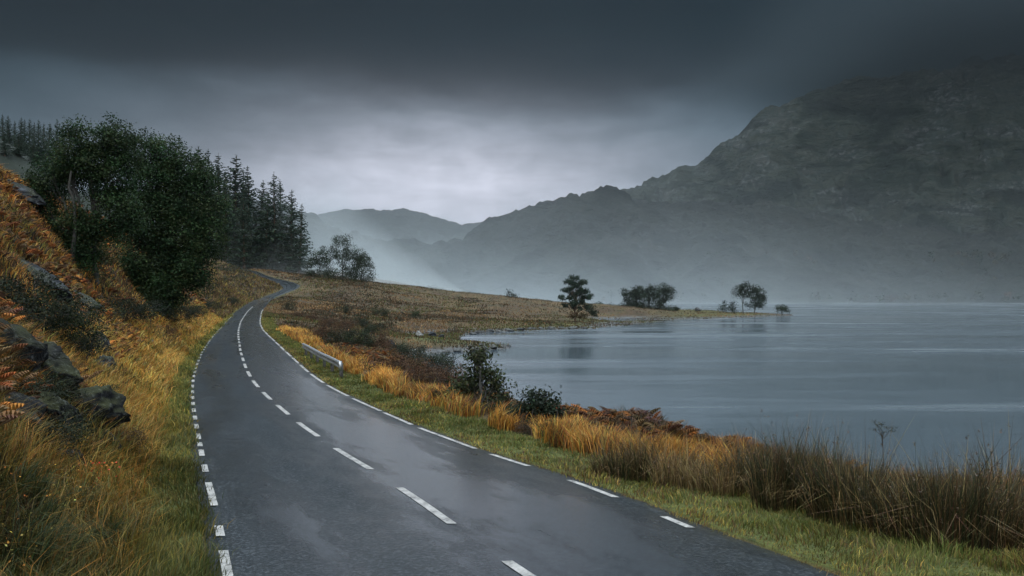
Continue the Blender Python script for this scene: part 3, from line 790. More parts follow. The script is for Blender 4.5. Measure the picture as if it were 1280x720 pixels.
def spruce(h, rb, seed, sparse=1.0, ragged=.2, col=((.016, .032, .020), (.026, .042, .026))):
    global rng
    keep = rng; rng = np.random.default_rng(seed)
    T, K = Acc(), Acc()
    n = 12; z = np.linspace(-.5, h, n)
    P = np.stack([fbm(z * .2, z * 0, seed) * .15, fbm(z * .2, z * 0 + 5, seed) * .15, z], -1)
    tube(T, P, np.linspace(h * .014, .02, n), 7)
    zz = h * .06
    while zz < h * .985:
        t = zz / h
        R = rb * (1 - t) ** .82 * (1 + rng.normal(0, ragged * .5)) + .12
        nb = rng.integers(5, 8) if t < .9 else 4
        for k in range(nb):
            if rng.random() > sparse * (.75 + .35 * t): continue
            a = rng.uniform(0, 2 * math.pi); L = R * rng.uniform(.65, 1.15)
            m = max(3, int(L / (.045 * h / 3 + .22)))
            s = np.linspace(.12, 1, m)
            up = .18 - .5 * (1 - t)
            bx = np.stack([np.cos(a) * s * L, np.sin(a) * s * L, zz + L * (up * s + .28 * s ** 2)], -1)
            if rng.random() < .5: tube(T, bx[[0, -1]], [.02 + .008 * L, .008], 3)
            rep = 5
            Q = np.repeat(bx, rep, 0) + rng.normal(0, .06 * L + .05, (m * rep, 3)) * np.array([1, 1, .6])
            sz = (.30 * L ** .6 + .16) * rng.uniform(.6, 1.25, len(Q))
            cc = vary(np.asarray(col)[rng.integers(0, len(col))], len(Q), .25, .05)
            ld = np.array([np.cos(a), np.sin(a), -.35])
            cards(K, Q - np.array([0, 0, .1]) * sz[:, None], sz, sz * .55, cc, nrm=np.array([0, 0, .35]), spread=1.0, ldir=ld)
        zz += h * rng.uniform(.014, .024)
    # the leader
    cards(K, np.stack([0 * np.arange(6.), 0 * np.arange(6.), h * (.965 + .008 * np.arange(6))], -1), h * .02, h * .006, vary(col[0], 6, .1), ldir=np.array([0, 0, 1.0]), spread=.6)
    tm = T.build('trunk', PINEBARK, smooth=True, link=False); cm = K.build('crown', NEEDLE, link=False)
    rng = keep
    return tm, cm

def rock_mat(name, dark, mid, light, moss=.35, lichen=.5, rust=0.0):
    m, t, b = material(name)
    g = N(t, 'ShaderNodeNewGeometry'); p = g.outputs['Position']
    n1 = noise(t, p, 2.1, 6, .65, .3); n2 = noise(t, p, 11, 5, .7); n3 = noise(t, mapping(t, p, loc=(3, 7, 1)), 1.1, 4, .6)
    c = ramp(t, n1, [(.28, dark), (.52, mid), (.72, light)])
    sp = N(t, 'ShaderNodeSeparateXYZ'); t.links.new(g.outputs['Normal'], sp.inputs[0])
    up = ramp(t, sp.outputs[2], [(.25, 0.0), (.75, 1.0)])
    c = mixc(t, mth(t, 'MULTIPLY', mth(t, 'MULTIPLY', up, moss), ramp(t, n3, [(.42, 0.0), (.6, 1.0)])), c, (.045, .05, .015))
    c = mixc(t, mth(t, 'MULTIPLY', ramp(t, n2, [(.56, 0.0), (.64, 1.0)]), lichen), c, (.36, .38, .37))
    c = mixc(t, 1.0, c, ramp(t, n2, [(.25, .6), (.7, 1.15)]), 'MULTIPLY')
    t.links.new(c, b.inputs['Base Color']); b.inputs['Roughness'].default_value = .8; b.inputs['Specular IOR Level'].default_value = .18
    bp = N(t, 'ShaderNodeBump'); bp.inputs['Strength'].default_value = 1.0; bp.inputs['Distance'].default_value = .10
    vo = N(t, 'ShaderNodeTexVoronoi'); vo.feature = 'DISTANCE_TO_EDGE'; vo.inputs['Scale'].default_value = 1.3
    wn = N(t, 'ShaderNodeVectorMath'); wn.operation = 'ADD'; t.links.new(p, wn.inputs[0])
    nc = N(t, 'ShaderNodeTexNoise'); nc.inputs['Scale'].default_value = 2.0; t.links.new(p, nc.inputs['Vector']); t.links.new(nc.outputs['Color'], wn.inputs[1]); t.links.new(wn.outputs[0], vo.inputs['Vector'])
    crk = ramp(t, vo.outputs['Distance'], [(0.0, 0.0), (.06, 1.0)])
    t.links.new(mth(t, 'ADD', mth(t, 'MULTIPLY', crk, .22), mth(t, 'ADD', n1, mth(t, 'MULTIPLY', n2, .6))), bp.inputs['Height']); t.links.new(bp.outputs[0], b.inputs['Normal'])
    return m
_ico = None
def ico():
    global _ico
    if _ico is None:
        import bmesh
        bm = bmesh.new(); bmesh.ops.create_icosphere(bm, subdivisions=5, radius=1.0)
        _ico = (np.array([v.co[:] for v in bm.verts]), np.array([[v.index for v in f.verts] for f in bm.faces])); bm.free()
    return _ico
from mathutils import noise as mnoise
def rock_mesh(seed, size=(1, 1, 1), mat=None, cuts=14, rough=.16):
    r = np.random.default_rng(seed)
    v, f = ico(); v = v.copy()
    for _ in range(cuts):
        n = unit(r.normal(0, 1, 3)); d = r.uniform(.45, .85)
        s = v @ n - d
        v = v - np.clip(s, 0, None)[:, None] * n * .93
    o = r.uniform(-50, 50, 3)
    nz = np.array([mnoise.fractal(Vector(p * 1.7 + o), 1.0, 2.0, 5) for p in v])
    nr = np.array([mnoise.ridged_multi_fractal(Vector(p * 2.6 + o), .9, 2.1, 4, 1.0, 2.0) for p in v])
    v = v * (1 + rough * nz + rough * .22 * (nr - 1))[:, None] * np.asarray(size, float)
    return mesh_np('rock', v, None, f, mat, smooth=True, link=False)

# ------------------------------------------------------------------ where plants grow
def samp(n, Y0, Y1, side, d0, d1, p=1.0):
    """scatter: even in log distance, so that what is near is dense; returns X, Y, distance from the road's edge"""
    Y = Y0 * (Y1 / Y0) ** (rng.random(n) ** p)
    d = d0 + (d1 - d0) * rng.random(n)
    X = XL(Y) - d if side < 0 else XR(Y) + d
    return X, Y, d
ROCKS = []                # (x, y, radius) kept free of plants
def clear(X, Y):
    ok = np.ones(len(X), bool)
    for a, b_, r in ROCKS: ok &= (X - a) ** 2 + (Y - b_) ** 2 > r * r
    return ok
# ------------------------------------------------------------------ stones
RK_BANK = rock_mat('bank_rock', (.003, .0034, .004), (.007, .0076, .0085), (.024, .0255, .027), .6, .10)
RK_PALE = rock_mat('pale_rock', (.006, .007, .010), (.022, .025, .031), (.085, .094, .108), .5, .18)
RK_SHORE = rock_mat('shore_rock', (.015, .017, .02), (.06, .062, .066), (.18, .18, .18), .25, .45)
RK_WHITE = rock_mat('lichen_rock', (.05, .05, .05), (.18, .18, .175), (.40, .40, .39), .25, .3)
def stone(name, label, px, py, size, seed, mat, rz=0.0, sink=.35, group=None, tilt=(0, 0), keep=True, pos=None, cuts=14, rough=.16):
    x, y, z = pos if pos else hit(px, py)
    o = bpy.data.objects.new(name, rock_mesh(seed, size, mat, cuts, rough)); C.objects.link(o)
    o.location = (x, y, z + size[2] * (1 - 2 * sink)); o.rotation_euler = (tilt[0], tilt[1], rz)
    tag(o, label, 'rock', group)
    if keep: ROCKS.append((x, y, max(size[:2]) * .5))
    return o
OC = 'stones of the dark outcrop'
for l, px, py, sz, sd, rz, sk, tl in [
    ('topmost grey lichened block of the dark outcrop at the picture edge', 14, 452, (.75, .8, .50), 3, .5, .38, (0, .2)),
    ('broad dark slab in the middle of the outcrop, heather hanging over it', 58, 482, (.80, .75, .48), 5, -.4, .40, (0, .35)),
    ('black overhanging wedge at the road side tip of the outcrop', 104, 520, (.72, .62, .46), 7, -.2, .38, (0, .4)),
    ('grey weathered face below the broad slab of the outcrop', 62, 536, (.55, .5, .42), 9, .9, .38, (0, .1)),
    ('dark block low at the picture edge beneath the lichened top', 18, 530, (.60, .55, .45), 11, 1.4, .40, (0, .1)),
    ('small dark stone at the lower tip of the outcrop by golden grass', 132, 556, (.34, .32, .24), 13, .3, .40, (0, .3)),
    ('low dark stone half sunk in long grass under the outcrop', 76, 578, (.40, .36, .22), 15, .9, .42, (0, .1))]:
    stone('rock', l, px, py, sz, sd, RK_BANK, rz, sk, OC, tl, cuts=30, rough=.26)
stone('rock_ledge', 'long pale blue grey ledge slanting down above the orange bracken', 50, 352, (2.1, .9, .50), 12, RK_PALE, -.35, .44, tilt=(0, .40), cuts=30, rough=.3)
stone('rock_ledge', 'smooth brownish slab at the lower tip of the pale ledge', 98, 378, (1.05, .6, .28), 14, RK_PALE, -.3, .42, tilt=(0, .40))
stone('rock', 'bluish rock band below the crest of the bracken slope', 20, 240, (2.2, 1.0, .45), 15, RK_PALE, -.2, .44, tilt=(0, .25))
stone('rock', 'pale jagged boulder splitting the bracken halfway down the bank', 124, 437, (.42, .4, .38), 17, RK_PALE, .3, .3)
stone('rock', 'grey split stone in the red bracken just below the jagged boulder', 130, 462, (.38, .36, .3), 19, RK_PALE, 1.3, .3)
stone('rock', 'small white stone on the bank beneath the big broadleaf tree', 190, 431, (.13, .13, .16), 21, RK_WHITE, .2, .2, keep=False)
# the boulders of the shore
wy = [(560, 444, 1.0), (572, 441, .8), (583, 443, .9), (595, 440, .7), (606, 438, .9), (618, 436, .7), (629, 435, .6), (545, 446, .9), (536, 448, .7), (589, 437, .6), (602, 433, .5), (612, 441, .5), (567, 448, .6), (577, 446, .5), (550, 450, .7), (622, 432, .5), (636, 433, .45), (640, 430, .4)]
k = 0
for px, py, s in wy:
    stone('shore_rock', 'dark wet boulder in the jumble along the rocky spit at the bay', px, py, (s * 1.15, s * .9, s * .6), 40 + k % 7, RK_SHORE, k * .9, .3, 'boulders on the rocky spit', keep=False); k += 1
for i, (px, py, s) in enumerate([(600, 417, .9), (612, 415, .8), (624, 416, 1.0), (637, 414, .9), (650, 413, .9), (663, 412, 1.0), (676, 412, .8), (689, 412, .9), (702, 411, .8), (716, 411, .9), (592, 419, .9), (730, 410.5, .7)]):
    stone('shore_rock', 'dark low stone along the far waterline of the grassy shore below the pine', px, py, (s * 1.5, s, s * .5), 50 + i % 6, RK_SHORE, i * .8, .3, 'stones along the far waterline', keep=False)
stone('rock', 'pale white lichened boulder topmost on the grassy knoll by the bay', 524, 420, (.85, .7, .6), 61, RK_WHITE, .2, .25, keep=False)
stone('rock', 'grey blocky boulder next to the white one on the grassy knoll', 541, 421, (.85, .7, .8), 62, RK_PALE, .9, .25, keep=False)
stone('rock', 'low speckled boulder on the right end of the grassy knoll', 552, 423, (.7, .6, .5), 63, RK_PALE, .9, .25, keep=False)
stone('rock', 'pale flat stone at the green foot of the knoll beside dark gorse', 517, 440, (.8, .6, .35), 64, RK_WHITE, .4, .3, keep=False)
stone('rock', 'lichened grey boulder among the dark shrubs above the bay', 487, 432, (.9, .7, .6), 65, RK_PALE, .4, .3, keep=False)
stone('rock', 'grey green rounded stone in the gorse near the small bay inlet', 548, 474, (.55, .5, .4), 66, RK_PALE, .1, .25, keep=False)
stone('rock', 'small dark rock on the low tongue of land between the two tree groups', 872, 389, (2.0, 1.4, 1.0), 67, RK_SHORE, .1, .25, keep=False)

# ------------------------------------------------------------------ the big broadleaf trees on the bank
GREEN1 = ((.012, .028, .011), (.019, .037, .014), (.032, .048, .018))
X1, Y1, Z1 = hit(112, 352); b1 = row_of(Z1, Y1)
L1 = [(100, 178, 18, 26), (84, 192, 22, 26), (141, 172, 17, 24), (146, 190, 24, 24), (118, 206, 26, 26), (62, 222, 22, 26), (92, 238, 30, 30), (140, 226, 28, 30), (52, 262, 20, 28), (82, 284, 28, 32), (120, 266, 30, 34), (58, 306, 22, 26), (98, 318, 26, 28), (150, 262, 24, 30)]
m1 = leaf_tree([(a, b, c, d * 1.1, e * 1.15, f * 1.1) for a, b, c, d, e, f in lobes_px(L1, 112, Y1, b1)], trunk_r=.20, leaf=.115, sig=.27, clump_d=3.2, per=95, cols=GREEN1, stems=3, seed=11, gap=.36)
tree('broadleaf_tree', 'dark green broadleaf tree with several pale stems, uphill of the larger round one', 'tree', (X1, Y1, Z1), m1)
X2, Y2, Z2 = hit(196, 392); b2 = row_of(Z2, Y2)
L2 = [(176, 196, 22, 28), (205, 200, 22, 26), (232, 214, 24, 28), (190, 232, 32, 32), (252, 240, 22, 30), (226, 256, 32, 32), (263, 268, 21, 26), (182, 278, 34, 36), (222, 300, 34, 34), (254, 304, 24, 26), (178, 326, 34, 34), (212, 344, 34, 30), (238, 336, 24, 24), (160, 356, 26, 26), (196, 372, 30, 22)]
m2 = leaf_tree([(a, b, c, d * 1.1, e * 1.1, f * 1.08) for a, b, c, d, e, f in lobes_px(L2, 196, Y2, b2)], trunk_r=.30, leaf=.145, sig=.36, clump_d=3.2, per=100, cols=GREEN1, stems=2, seed=12, gap=.55)
tree('broadleaf_tree', 'large rounded dense green broadleaf tree overhanging the bank by the road', 'tree', (X2, Y2, Z2), m2)
mb = leaf_tree([(0, 0, .7, .9, .9, .7), (.9, .2, .5, .7, .7, .5), (-.8, 0, .6, .7, .7, .6)], trunk_r=.06, leaf=.10, sig=.2, cols=((.06, .06, .022), (.09, .075, .03)), stems=3, seed=14)
x, y, z = hit(105, 330)
tree('undergrowth_bush', 'yellowish low bush growing under the stems of the uphill tree', 'bush', (x, y, z), mb, parts=('stem', 'foliage'))

# ------------------------------------------------------------------ spruces
SP = [spruce(34, 6.2, 201, 1.0), spruce(34, 5.4, 202, .95), spruce(34, 6.6, 203, .78, .4), spruce(34, 4.8, 204, .95, .25)]
def spruce_px(label, px, top, Y, kind, group, wd=1.0):
    x, y, z = at(px, Y, .3)
    h = CAMZ + (HOR - top) / F * Y - z
    r = tree('spruce_tree', label, 'tree', (x, y, z), SP[kind], group, rng.uniform(0, 6.28), (h / 34 * wd * 1.3, h / 34 * wd * 1.3 * rng.uniform(.85, 1.15), h / 34))
    r.rotation_euler = (rng.normal(0, .018), rng.normal(0, .018), rng.uniform(0, 6.28))
GP = 'spruces in the misty plantation'
sp = [(246, 183, 345, 0, 1.1), (261, 187, 350, 1, 1.0), (275, 191, 338, 0, 1.0), (293, 194, 340, 0, 1.25), (303, 212, 345, 3, 1.1), (314, 207, 335, 1, 1.0), (324, 226, 342, 0, 1.1), (332, 240, 330, 3, 1.1), (343, 216, 334, 2, 1.0), (352, 224, 340, 2, .9), (364, 237, 330, 1, 1.15), (374, 254, 326, 3, 1.1), (282, 214, 326, 3, 1.0), (305, 240, 322, 1, 1.0)]
HT2 = [(-4, 172), (5, 166), (14, 178), (22, 170), (31, 182), (40, 174), (49, 186), (57, 178), (65, 190), (73, 182), (10, 188), (27, 193), (44, 197), (60, 200)]
names = ['misty spruce behind the crown of the round broadleaf tree, first of the plantation row', 'pointed misty spruce just clear of the round broadleaf tree, second of the row', 'slim misty spruce third in the plantation row behind the broadleaf tree',
         'tallest broad spruce with a wide pyramid top in the misty row', 'shorter spruce filling the gap behind the broad pyramid topped one', 'narrow spruce just downhill of the broad pyramid topped one', 'stunted spruce in the dip below the narrow one of the misty row', 'dark low spruce at the foot of the open layered one',
         'open layered spruce with sky showing between its tiers', 'second layered spruce touching the open tiered one on its downhill side', 'dense downhill spruce with drooping tips, near the end of the row', 'last and lowest spruce at the lake end of the misty row', 'young spruce standing in front of the tall row beside the broadleaf crown', 'young spruce standing in front of the broad pyramid topped one']
for (px, top, Y, k, wd), nm in zip(sp, names): spruce_px(nm, px, top, Y, k, GP, wd)
HT = [(2, 142, .8), (9, 144, .8), (17, 150, .7), (24, 146, .8), (29, 148, .7), (35, 148, .8), (41, 152, .7), (47, 149, .75), (53, 153, .7), (58, 152, .75), (68, 149, .8), (-6, 146, .8), (76, 156, .7)]
ordw = ['first', 'second', 'third', 'fourth', 'fifth', 'sixth', 'seventh', 'eighth', 'ninth', 'tenth', 'eleventh', 'twelfth', 'thirteenth', 'fourteenth', 'fifteenth', 'sixteenth']
HT.sort()
for i, (px, top, wd) in enumerate(HT):
    Yh = 330 + 10 * ((i * 7) % 4)
    spruce_px(f'{ordw[i]} spruce from the picture edge along the skyline of the far misty hill', px, top, Yh, (i * 3) % 4 if (i * 3) % 4 != 2 else 0, 'spruces on the far hill crest', wd * 1.15)

for i, (px, top) in enumerate(sorted(HT2)):
    Yq = 226 + 78 * ((i * 5) % 14) / 13
    zq = at(px, Yq)[2]
    spruce_px(f'{ordw[i]} spruce from the picture edge in the plantation below the far hill skyline', px, row_of(zq + 4.2 + 1.6 * ((i * 5) % 3), Yq), Yq, (i * 5) % 4 if (i * 5) % 4 != 2 else 1, 'spruces below the far hill crest', 1.7)
# ------------------------------------------------------------------ hazy broadleaf trees past the bend
GHAZE = ((.020, .032, .018), (.032, .042, .024))
def small_tree(name, label, cat, px, Y, base_row, L, seed, group=None, cols=GHAZE, trunk_r=.2, clump_d=2.4, per=26, leaf=.42, sig=.7, stems=1, parts=('trunk', 'crown'), gap=0.0, bark=None, mat=None, twig=.3):
    x, y, z = at(px, Y, .1)
    br = row_of(z, Y); lo = max(l[1] + l[3] for l in L)
    if group in ('hazy trees past the road bend', 'trees of the domed group on the point') and br > lo:
        w0 = min(l[0] - l[2] for l in L); w1 = max(l[0] + l[2] for l in L); n_ = 3
        L = L + [(w0 + (w1 - w0) * (i + .5) / n_, .5 * (br + lo) - 1, (w1 - w0) / n_ * .62, max((br - lo) * .62, 3)) for i in range(n_)]
    m = leaf_tree(lobes_px(L, px, Y, br), trunk_r=trunk_r, clump_d=clump_d, per=per, leaf=leaf, sig=sig, cols=cols, stems=stems, seed=seed, gap=gap, bark=bark, mat=mat, twig=twig)
    return tree(name, label, cat, (x, y, z - .1), m, group, parts=parts)
GB = 'hazy trees past the road bend'
small_tree('broadleaf_tree', 'hazy broadleaf tree with an open crown, tallest of the clump past the spruces', 'tree', 427, 300, 0, [(421, 303, 8, 9), (432, 300, 8, 8), (414, 317, 9, 9), (438, 314, 9, 10), (427, 322, 12, 11), (449, 320, 8, 9)], 31, GB, gap=.35)
small_tree('broadleaf_tree', 'round hazy tree closing the lake end of the clump past the spruces', 'tree', 452, 305, 0, [(450, 322, 9, 9), (458, 328, 8, 9), (446, 331, 9, 9), (462, 335, 6, 6)], 32, GB)
small_tree('broadleaf_tree', 'low hazy bushy tree between the last spruce and the open crowned tree', 'tree', 400, 308, 0, [(396, 320, 8, 8), (404, 315, 6, 8), (391, 328, 9, 8), (406, 328, 9, 9)], 33, GB)
for i, (px, top, w_) in enumerate([(541, 357, 7), (551, 359, 6), (563, 362, 7), (577, 364, 6), (588, 365, 6), (600, 368, 6)]):
    small_tree('bush', f'{ordw[i]} of six hazy bushes on the moor skyline, counted from the road side', 'bush', px, 345 + 4 * (i % 3), 0, [(px - w_ * .4, top + 5, w_ * .6, 4.5), (px + w_ * .4, top + 6, w_ * .6, 4)], 400 + i, 'bushes on the moor skyline', leaf=.5, parts=('stem', 'foliage'))

# ------------------------------------------------------------------ trees of the shore and the point
DK = ((.014, .022, .013), (.022, .030, .018))
small_tree('bush_tree', 'small lone round tree on the moor skyline well apart from the pine', 'tree', 640, 300, 0, [(638, 367, 4.5, 4.5), (641, 371, 5.5, 4.5), (635, 373, 4, 3.5)], 51, trunk_r=.15, cols=DK)
PN = [(718, 348, 6, 3.2), (713, 353, 7, 2.6), (724, 354.5, 7, 2.8), (718, 358, 6, 3), (708, 361, 7.5, 2.6), (729, 363, 8, 2.8), (718, 366, 8, 3), (733, 371, 7.5, 2.6), (708, 373, 9, 2.8), (722, 377, 9, 2.8), (712, 382, 8, 2.6), (731, 383, 8, 2.8)]
_r = np.random.default_rng(5)
PN = [(a + q * c * .5 + _r.normal(0, 1), b_ + _r.normal(0, 1.0), c * _r.uniform(.45, .75), d_ * _r.uniform(.75, 1.3), _r.normal(0, .9)) for a, b_, c, d_ in PN for q in (-1, 1)]
small_tree('pine_tree', 'lone dark Scots pine with flat layered branches on the grassy shore', 'tree', 719, 205, 0, PN, 52, cols=((.010, .022, .013), (.018, .030, .017)), trunk_r=.30, leaf=.36, sig=.34, bark=PINEBARK, mat=NEEDLE)
small_tree('pine_sapling', 'young dark pine close against the foot of the lone Scots pine', 'tree', 740, 203, 0, [(740, 383, 4, 4), (738, 389, 6, 4), (743, 391, 5, 4)], 53, cols=DK, trunk_r=.1, mat=NEEDLE, leaf=.3, sig=.4)
small_tree('bush', 'rust coloured low bush under the lone Scots pine', 'bush', 722, 200, 0, [(717, 394, 6, 3), (727, 394, 6, 3)], 54, cols=((.06, .035, .02), (.05, .04, .02)), trunk_r=.06, leaf=.3, sig=.35, parts=('stem', 'foliage'))
small_tree('bush', 'round hazy bush on the skyline just past the Scots pine', 'bush', 751, 330, 0, [(748, 381, 5, 4.5), (755, 383, 5, 4)], 55, parts=('stem', 'foliage'))
small_tree('bush', 'small dark bush at the water gap nearest the domed tree group', 'bush', 766, 325, 0, [(764, 384, 4, 4), (769, 385.5, 4, 3.5)], 56, cols=DK, parts=('stem', 'foliage'))
GD = 'trees of the domed group on the point'
small_tree('broadleaf_tree', 'outermost bare stemmed tree on the pine side of the domed group', 'tree', 785, 312, 0, [(781, 365, 7, 6), (786, 370, 8, 7), (790, 376, 7, 6)], 57, GD, cols=DK, trunk_r=.22, stems=2)
small_tree('broadleaf_tree', 'tree second in the domed group, leaning toward its middle', 'tree', 797, 316, 0, [(797, 363, 9, 6), (800, 368, 10, 7), (792, 370, 8, 7)], 58, GD, cols=DK, trunk_r=.22, stems=2)
small_tree('broadleaf_tree', 'broad middle tree that tops the dome of the shore group', 'tree', 812, 310, 0, [(808, 363, 10, 7), (817, 364, 10, 7), (812, 371, 13, 8)], 59, GD, cols=DK, trunk_r=.25, stems=2)
small_tree('broadleaf_tree', 'taller open tree at the spit end of the domed group', 'tree', 830, 314, 0, [(828, 360, 8, 6), (834, 361, 8, 6), (838, 368, 7, 7), (829, 370, 10, 8), (826, 378, 8, 6)], 60, GD, cols=DK, trunk_r=.22, stems=2)
small_tree('bush', 'low scrub bush at the feet of the domed group, spit side', 'bush', 842, 309, 0, [(838, 386, 6, 3), (846, 387, 5, 2.5)], 61, cols=DK, parts=('stem', 'foliage'))
small_tree('broadleaf_tree', 'slender tall tree, more upright of the pair out on the spit', 'tree', 929, 304, 0, [(925, 359, 7, 5), (931, 358, 7, 5), (922, 366, 7, 5), (932, 366, 8, 6)], 62, 'pair of trees on the spit', cols=DK, trunk_r=.22)
small_tree('broadleaf_tree', 'spreading tree leaning outward, second of the pair on the spit', 'tree', 943, 303, 0, [(941, 361, 8, 5), (948, 364, 8, 6), (944, 371, 10, 6), (953, 372, 6, 5), (948, 379, 9, 5), (938, 380, 7, 4)], 63, 'pair of trees on the spit', cols=DK, trunk_r=.22)
small_tree('bush', 'upright small bush farther inland of two beside the tree pair', 'bush', 904, 306, 0, [(904, 381, 5, 5), (904, 386, 5, 4)], 64, cols=DK, parts=('stem', 'foliage'))
small_tree('bush', 'small bush next to the slender tree of the spit pair', 'bush', 915, 305, 0, [(915, 382, 4.5, 5), (916, 387, 4, 3)], 65, cols=DK, parts=('stem', 'foliage'))
small_tree('bush', 'rounded bush alone near the outer tip of the spit', 'bush', 977, 301, 0, [(974, 386, 6, 4), (982, 387, 5, 3), (978, 384, 5, 3)], 66, cols=DK, parts=('stem', 'foliage'))

# ------------------------------------------------------------------ alder, round bush and dark shrubs on the lake side
AL = ((.026, .036, .016), (.045, .050, .020), (.030, .034, .020))
x, y, z = hit(607, 512); Ya = y
small_tree('alder_tree', 'thin leaved young alder with one bushy top shoot beside the small inlet', 'tree', 603, Ya, 0, [(598, 436, 10, 8), (594, 444, 7, 7), (600, 456, 8, 9), (588, 468, 11, 10), (611, 464, 10, 9), (622, 474, 9, 9), (578, 478, 9, 8), (602, 482, 14, 10), (584, 492, 13, 10), (622, 494, 13, 10), (606, 505, 20, 10)], 70, cols=AL, trunk_r=.07, leaf=.10, sig=.17, clump_d=2.6, per=34, stems=2, gap=0, twig=.9)
x, y, z = hit(672, 533)
small_tree('round_bush', 'round open branched dark bush silhouetted against the loch', 'bush', 674, y, 0, [(664, 494, 12, 10), (680, 492, 13, 10), (692, 503, 10, 10), (657, 506, 10, 8), (673, 507, 16, 10), (688, 514, 10, 7), (664, 516, 9, 6)], 71, cols=DK, trunk_r=.05, leaf=.085, sig=.13, clump_d=2.2, per=34, stems=4, gap=0, twig=.9, parts=('stem', 'foliage'))
SHP = []
for s in range(4):
    r_ = np.random.default_rng(500 + s)
    lob = [(r_.normal(0, .45), r_.normal(0, .4), .35 + r_.random() * .35, .45 + .2 * r_.random(), .45 + .2 * r_.random(), .32 + .15 * r_.random()) for _ in range(5)]
    SHP.append(leaf_tree(lob, trunk_r=.03, clump_d=1.5, per=30, leaf=.055, sig=.13, cols=[((.012, .018, .010), (.022, .028, .014)), ((.045, .026, .016), (.075, .042, .022)), ((.014, .024, .012), (.03, .04, .016)), ((.02, .024, .02), (.04, .045, .036))][s], stems=4, seed=510 + s, twig=.5))
def shrub(label, px, py, kind, sc, group=None, hs=1.0):
    x, y, z = hit(px, py)
    r = tree('gorse_bush' if kind in (0, 2) else 'heather_bush', label, 'bush', (x, y, z - .08), SHP[kind], group, (px * 1.7) % 6.28, (sc, sc, sc * hs), parts=('stem', 'foliage'))
    return r
BC = {}
right_sh = [(452, 408, 0, 1.9), (430, 412, 1, 1.7), (470, 418, 0, 2.0), (408, 408, 1, 1.5), (416, 424, 1, 1.3), (440, 432, 0, 1.5), (458, 436, 2, 1.4), (476, 440, 0, 1.7), (494, 446, 0, 1.7), (510, 455, 0, 1.7), (526, 462, 2, 1.5), (542, 470, 0, 1.5), (505, 470, 1, 1.2), (530, 486, 1, 1.1), (556, 486, 1, 1.2), (560, 503, 0, 1.0), (577, 500, 0, 1.1), (592, 518, 1, .95), (622, 524, 2, 1.0), (640, 530, 0, 1.0), (655, 542, 1, .8), (690, 548, 2, .9), (708, 552, 0, .95), (724, 556, 2, .9), (740, 560, 0, .8), (388, 400, 1, 1.4), (372, 396, 1, 1.2), (480, 396, 2, 2.2), (520, 398, 2, 2.0), (430, 392, 0, 2.0)]
for i, (px, py, k, s) in enumerate(right_sh):
    kk = ['dark gorse bush', 'brown heather bush', 'green gorse bush', 'grey heather bush'][k]
    band = 'far moor edge' if py < 405 else ('slope beside the barrier' if py < 450 else ('bank above the inlet' if py < 510 else 'loch bank past the alder'))
    BC[band] = BC.get(band, 0) + 1
    s = s * (.85 if py > 430 else .95); k = 1 if (i % 3 == 1 and k == 0 and py < 495) else k; s = s * (.62 if py > 495 else 1); kk = ['dark gorse bush', 'brown heather bush', 'green gorse bush', 'grey heather bush'][k]
    shrub(f'{kk}, {ordw[BC[band] - 1]} one met going down the {band}', px, py, k, s, 'shrubs on the lakeside slope')
shrub('single small conical dark bush on the verge corner before the far bend', 362, 388, 0, 1.2, hs=1.7)
left_sh = [(84, 470, 1, .42), (36, 505, 0, .5), (122, 498, 0, .42), (44, 562, 0, .45), (150, 556, 1, .40), (32, 412, 0, 1.0), (68, 425, 2, .95), (12, 398, 0, 1.1), (84, 446, 0, .75), (150, 400, 0, 1.3), (178, 404, 0, 1.3), (205, 402, 0, 1.3), (228, 398, 0, 1.4), (248, 396, 0, 1.5), (210, 424, 1, .9), (262, 388, 0, 1.5), (287, 380, 0, 1.6), (60, 555, 0, .5)]
left_l = ['brown heather cushion spilling over the broad slab of the outcrop', 'dark gorse cushion wedged between the outcrop blocks', 'dark gorse cushion above the black wedge of the outcrop', 'dark gorse cushion in the hollow under the outcrop', 'brown heather cushion below the road side tip of the outcrop', 'dark gorse bush tucked above the big lichen outcrop', 'greener gorse bush downhill of the one above the lichen outcrop', 'gorse bush hugging the picture edge under the pale ledge', 'small gorse bush between the outcrop and the jagged boulder', 'gorse bush in deep shade under the uphill tree stems', 'gorse bush in deep shade where the two tree crowns meet', 'gorse bush under the middle of the round tree crown', 'gorse bush at the road side foot of the round tree',
          'gorse bush at the edge of the round tree shade', 'brown heather bush on the bank below the round tree', 'dark bush just past the round tree on the bank', 'dark bush farthest along the bank beside the far verge', 'tiny gorse bush at the foot of the black rock wedge']
for (px, py, k, s), l in zip(left_sh, left_l): shrub(l, px, py, k, s, 'bushes on the bank')
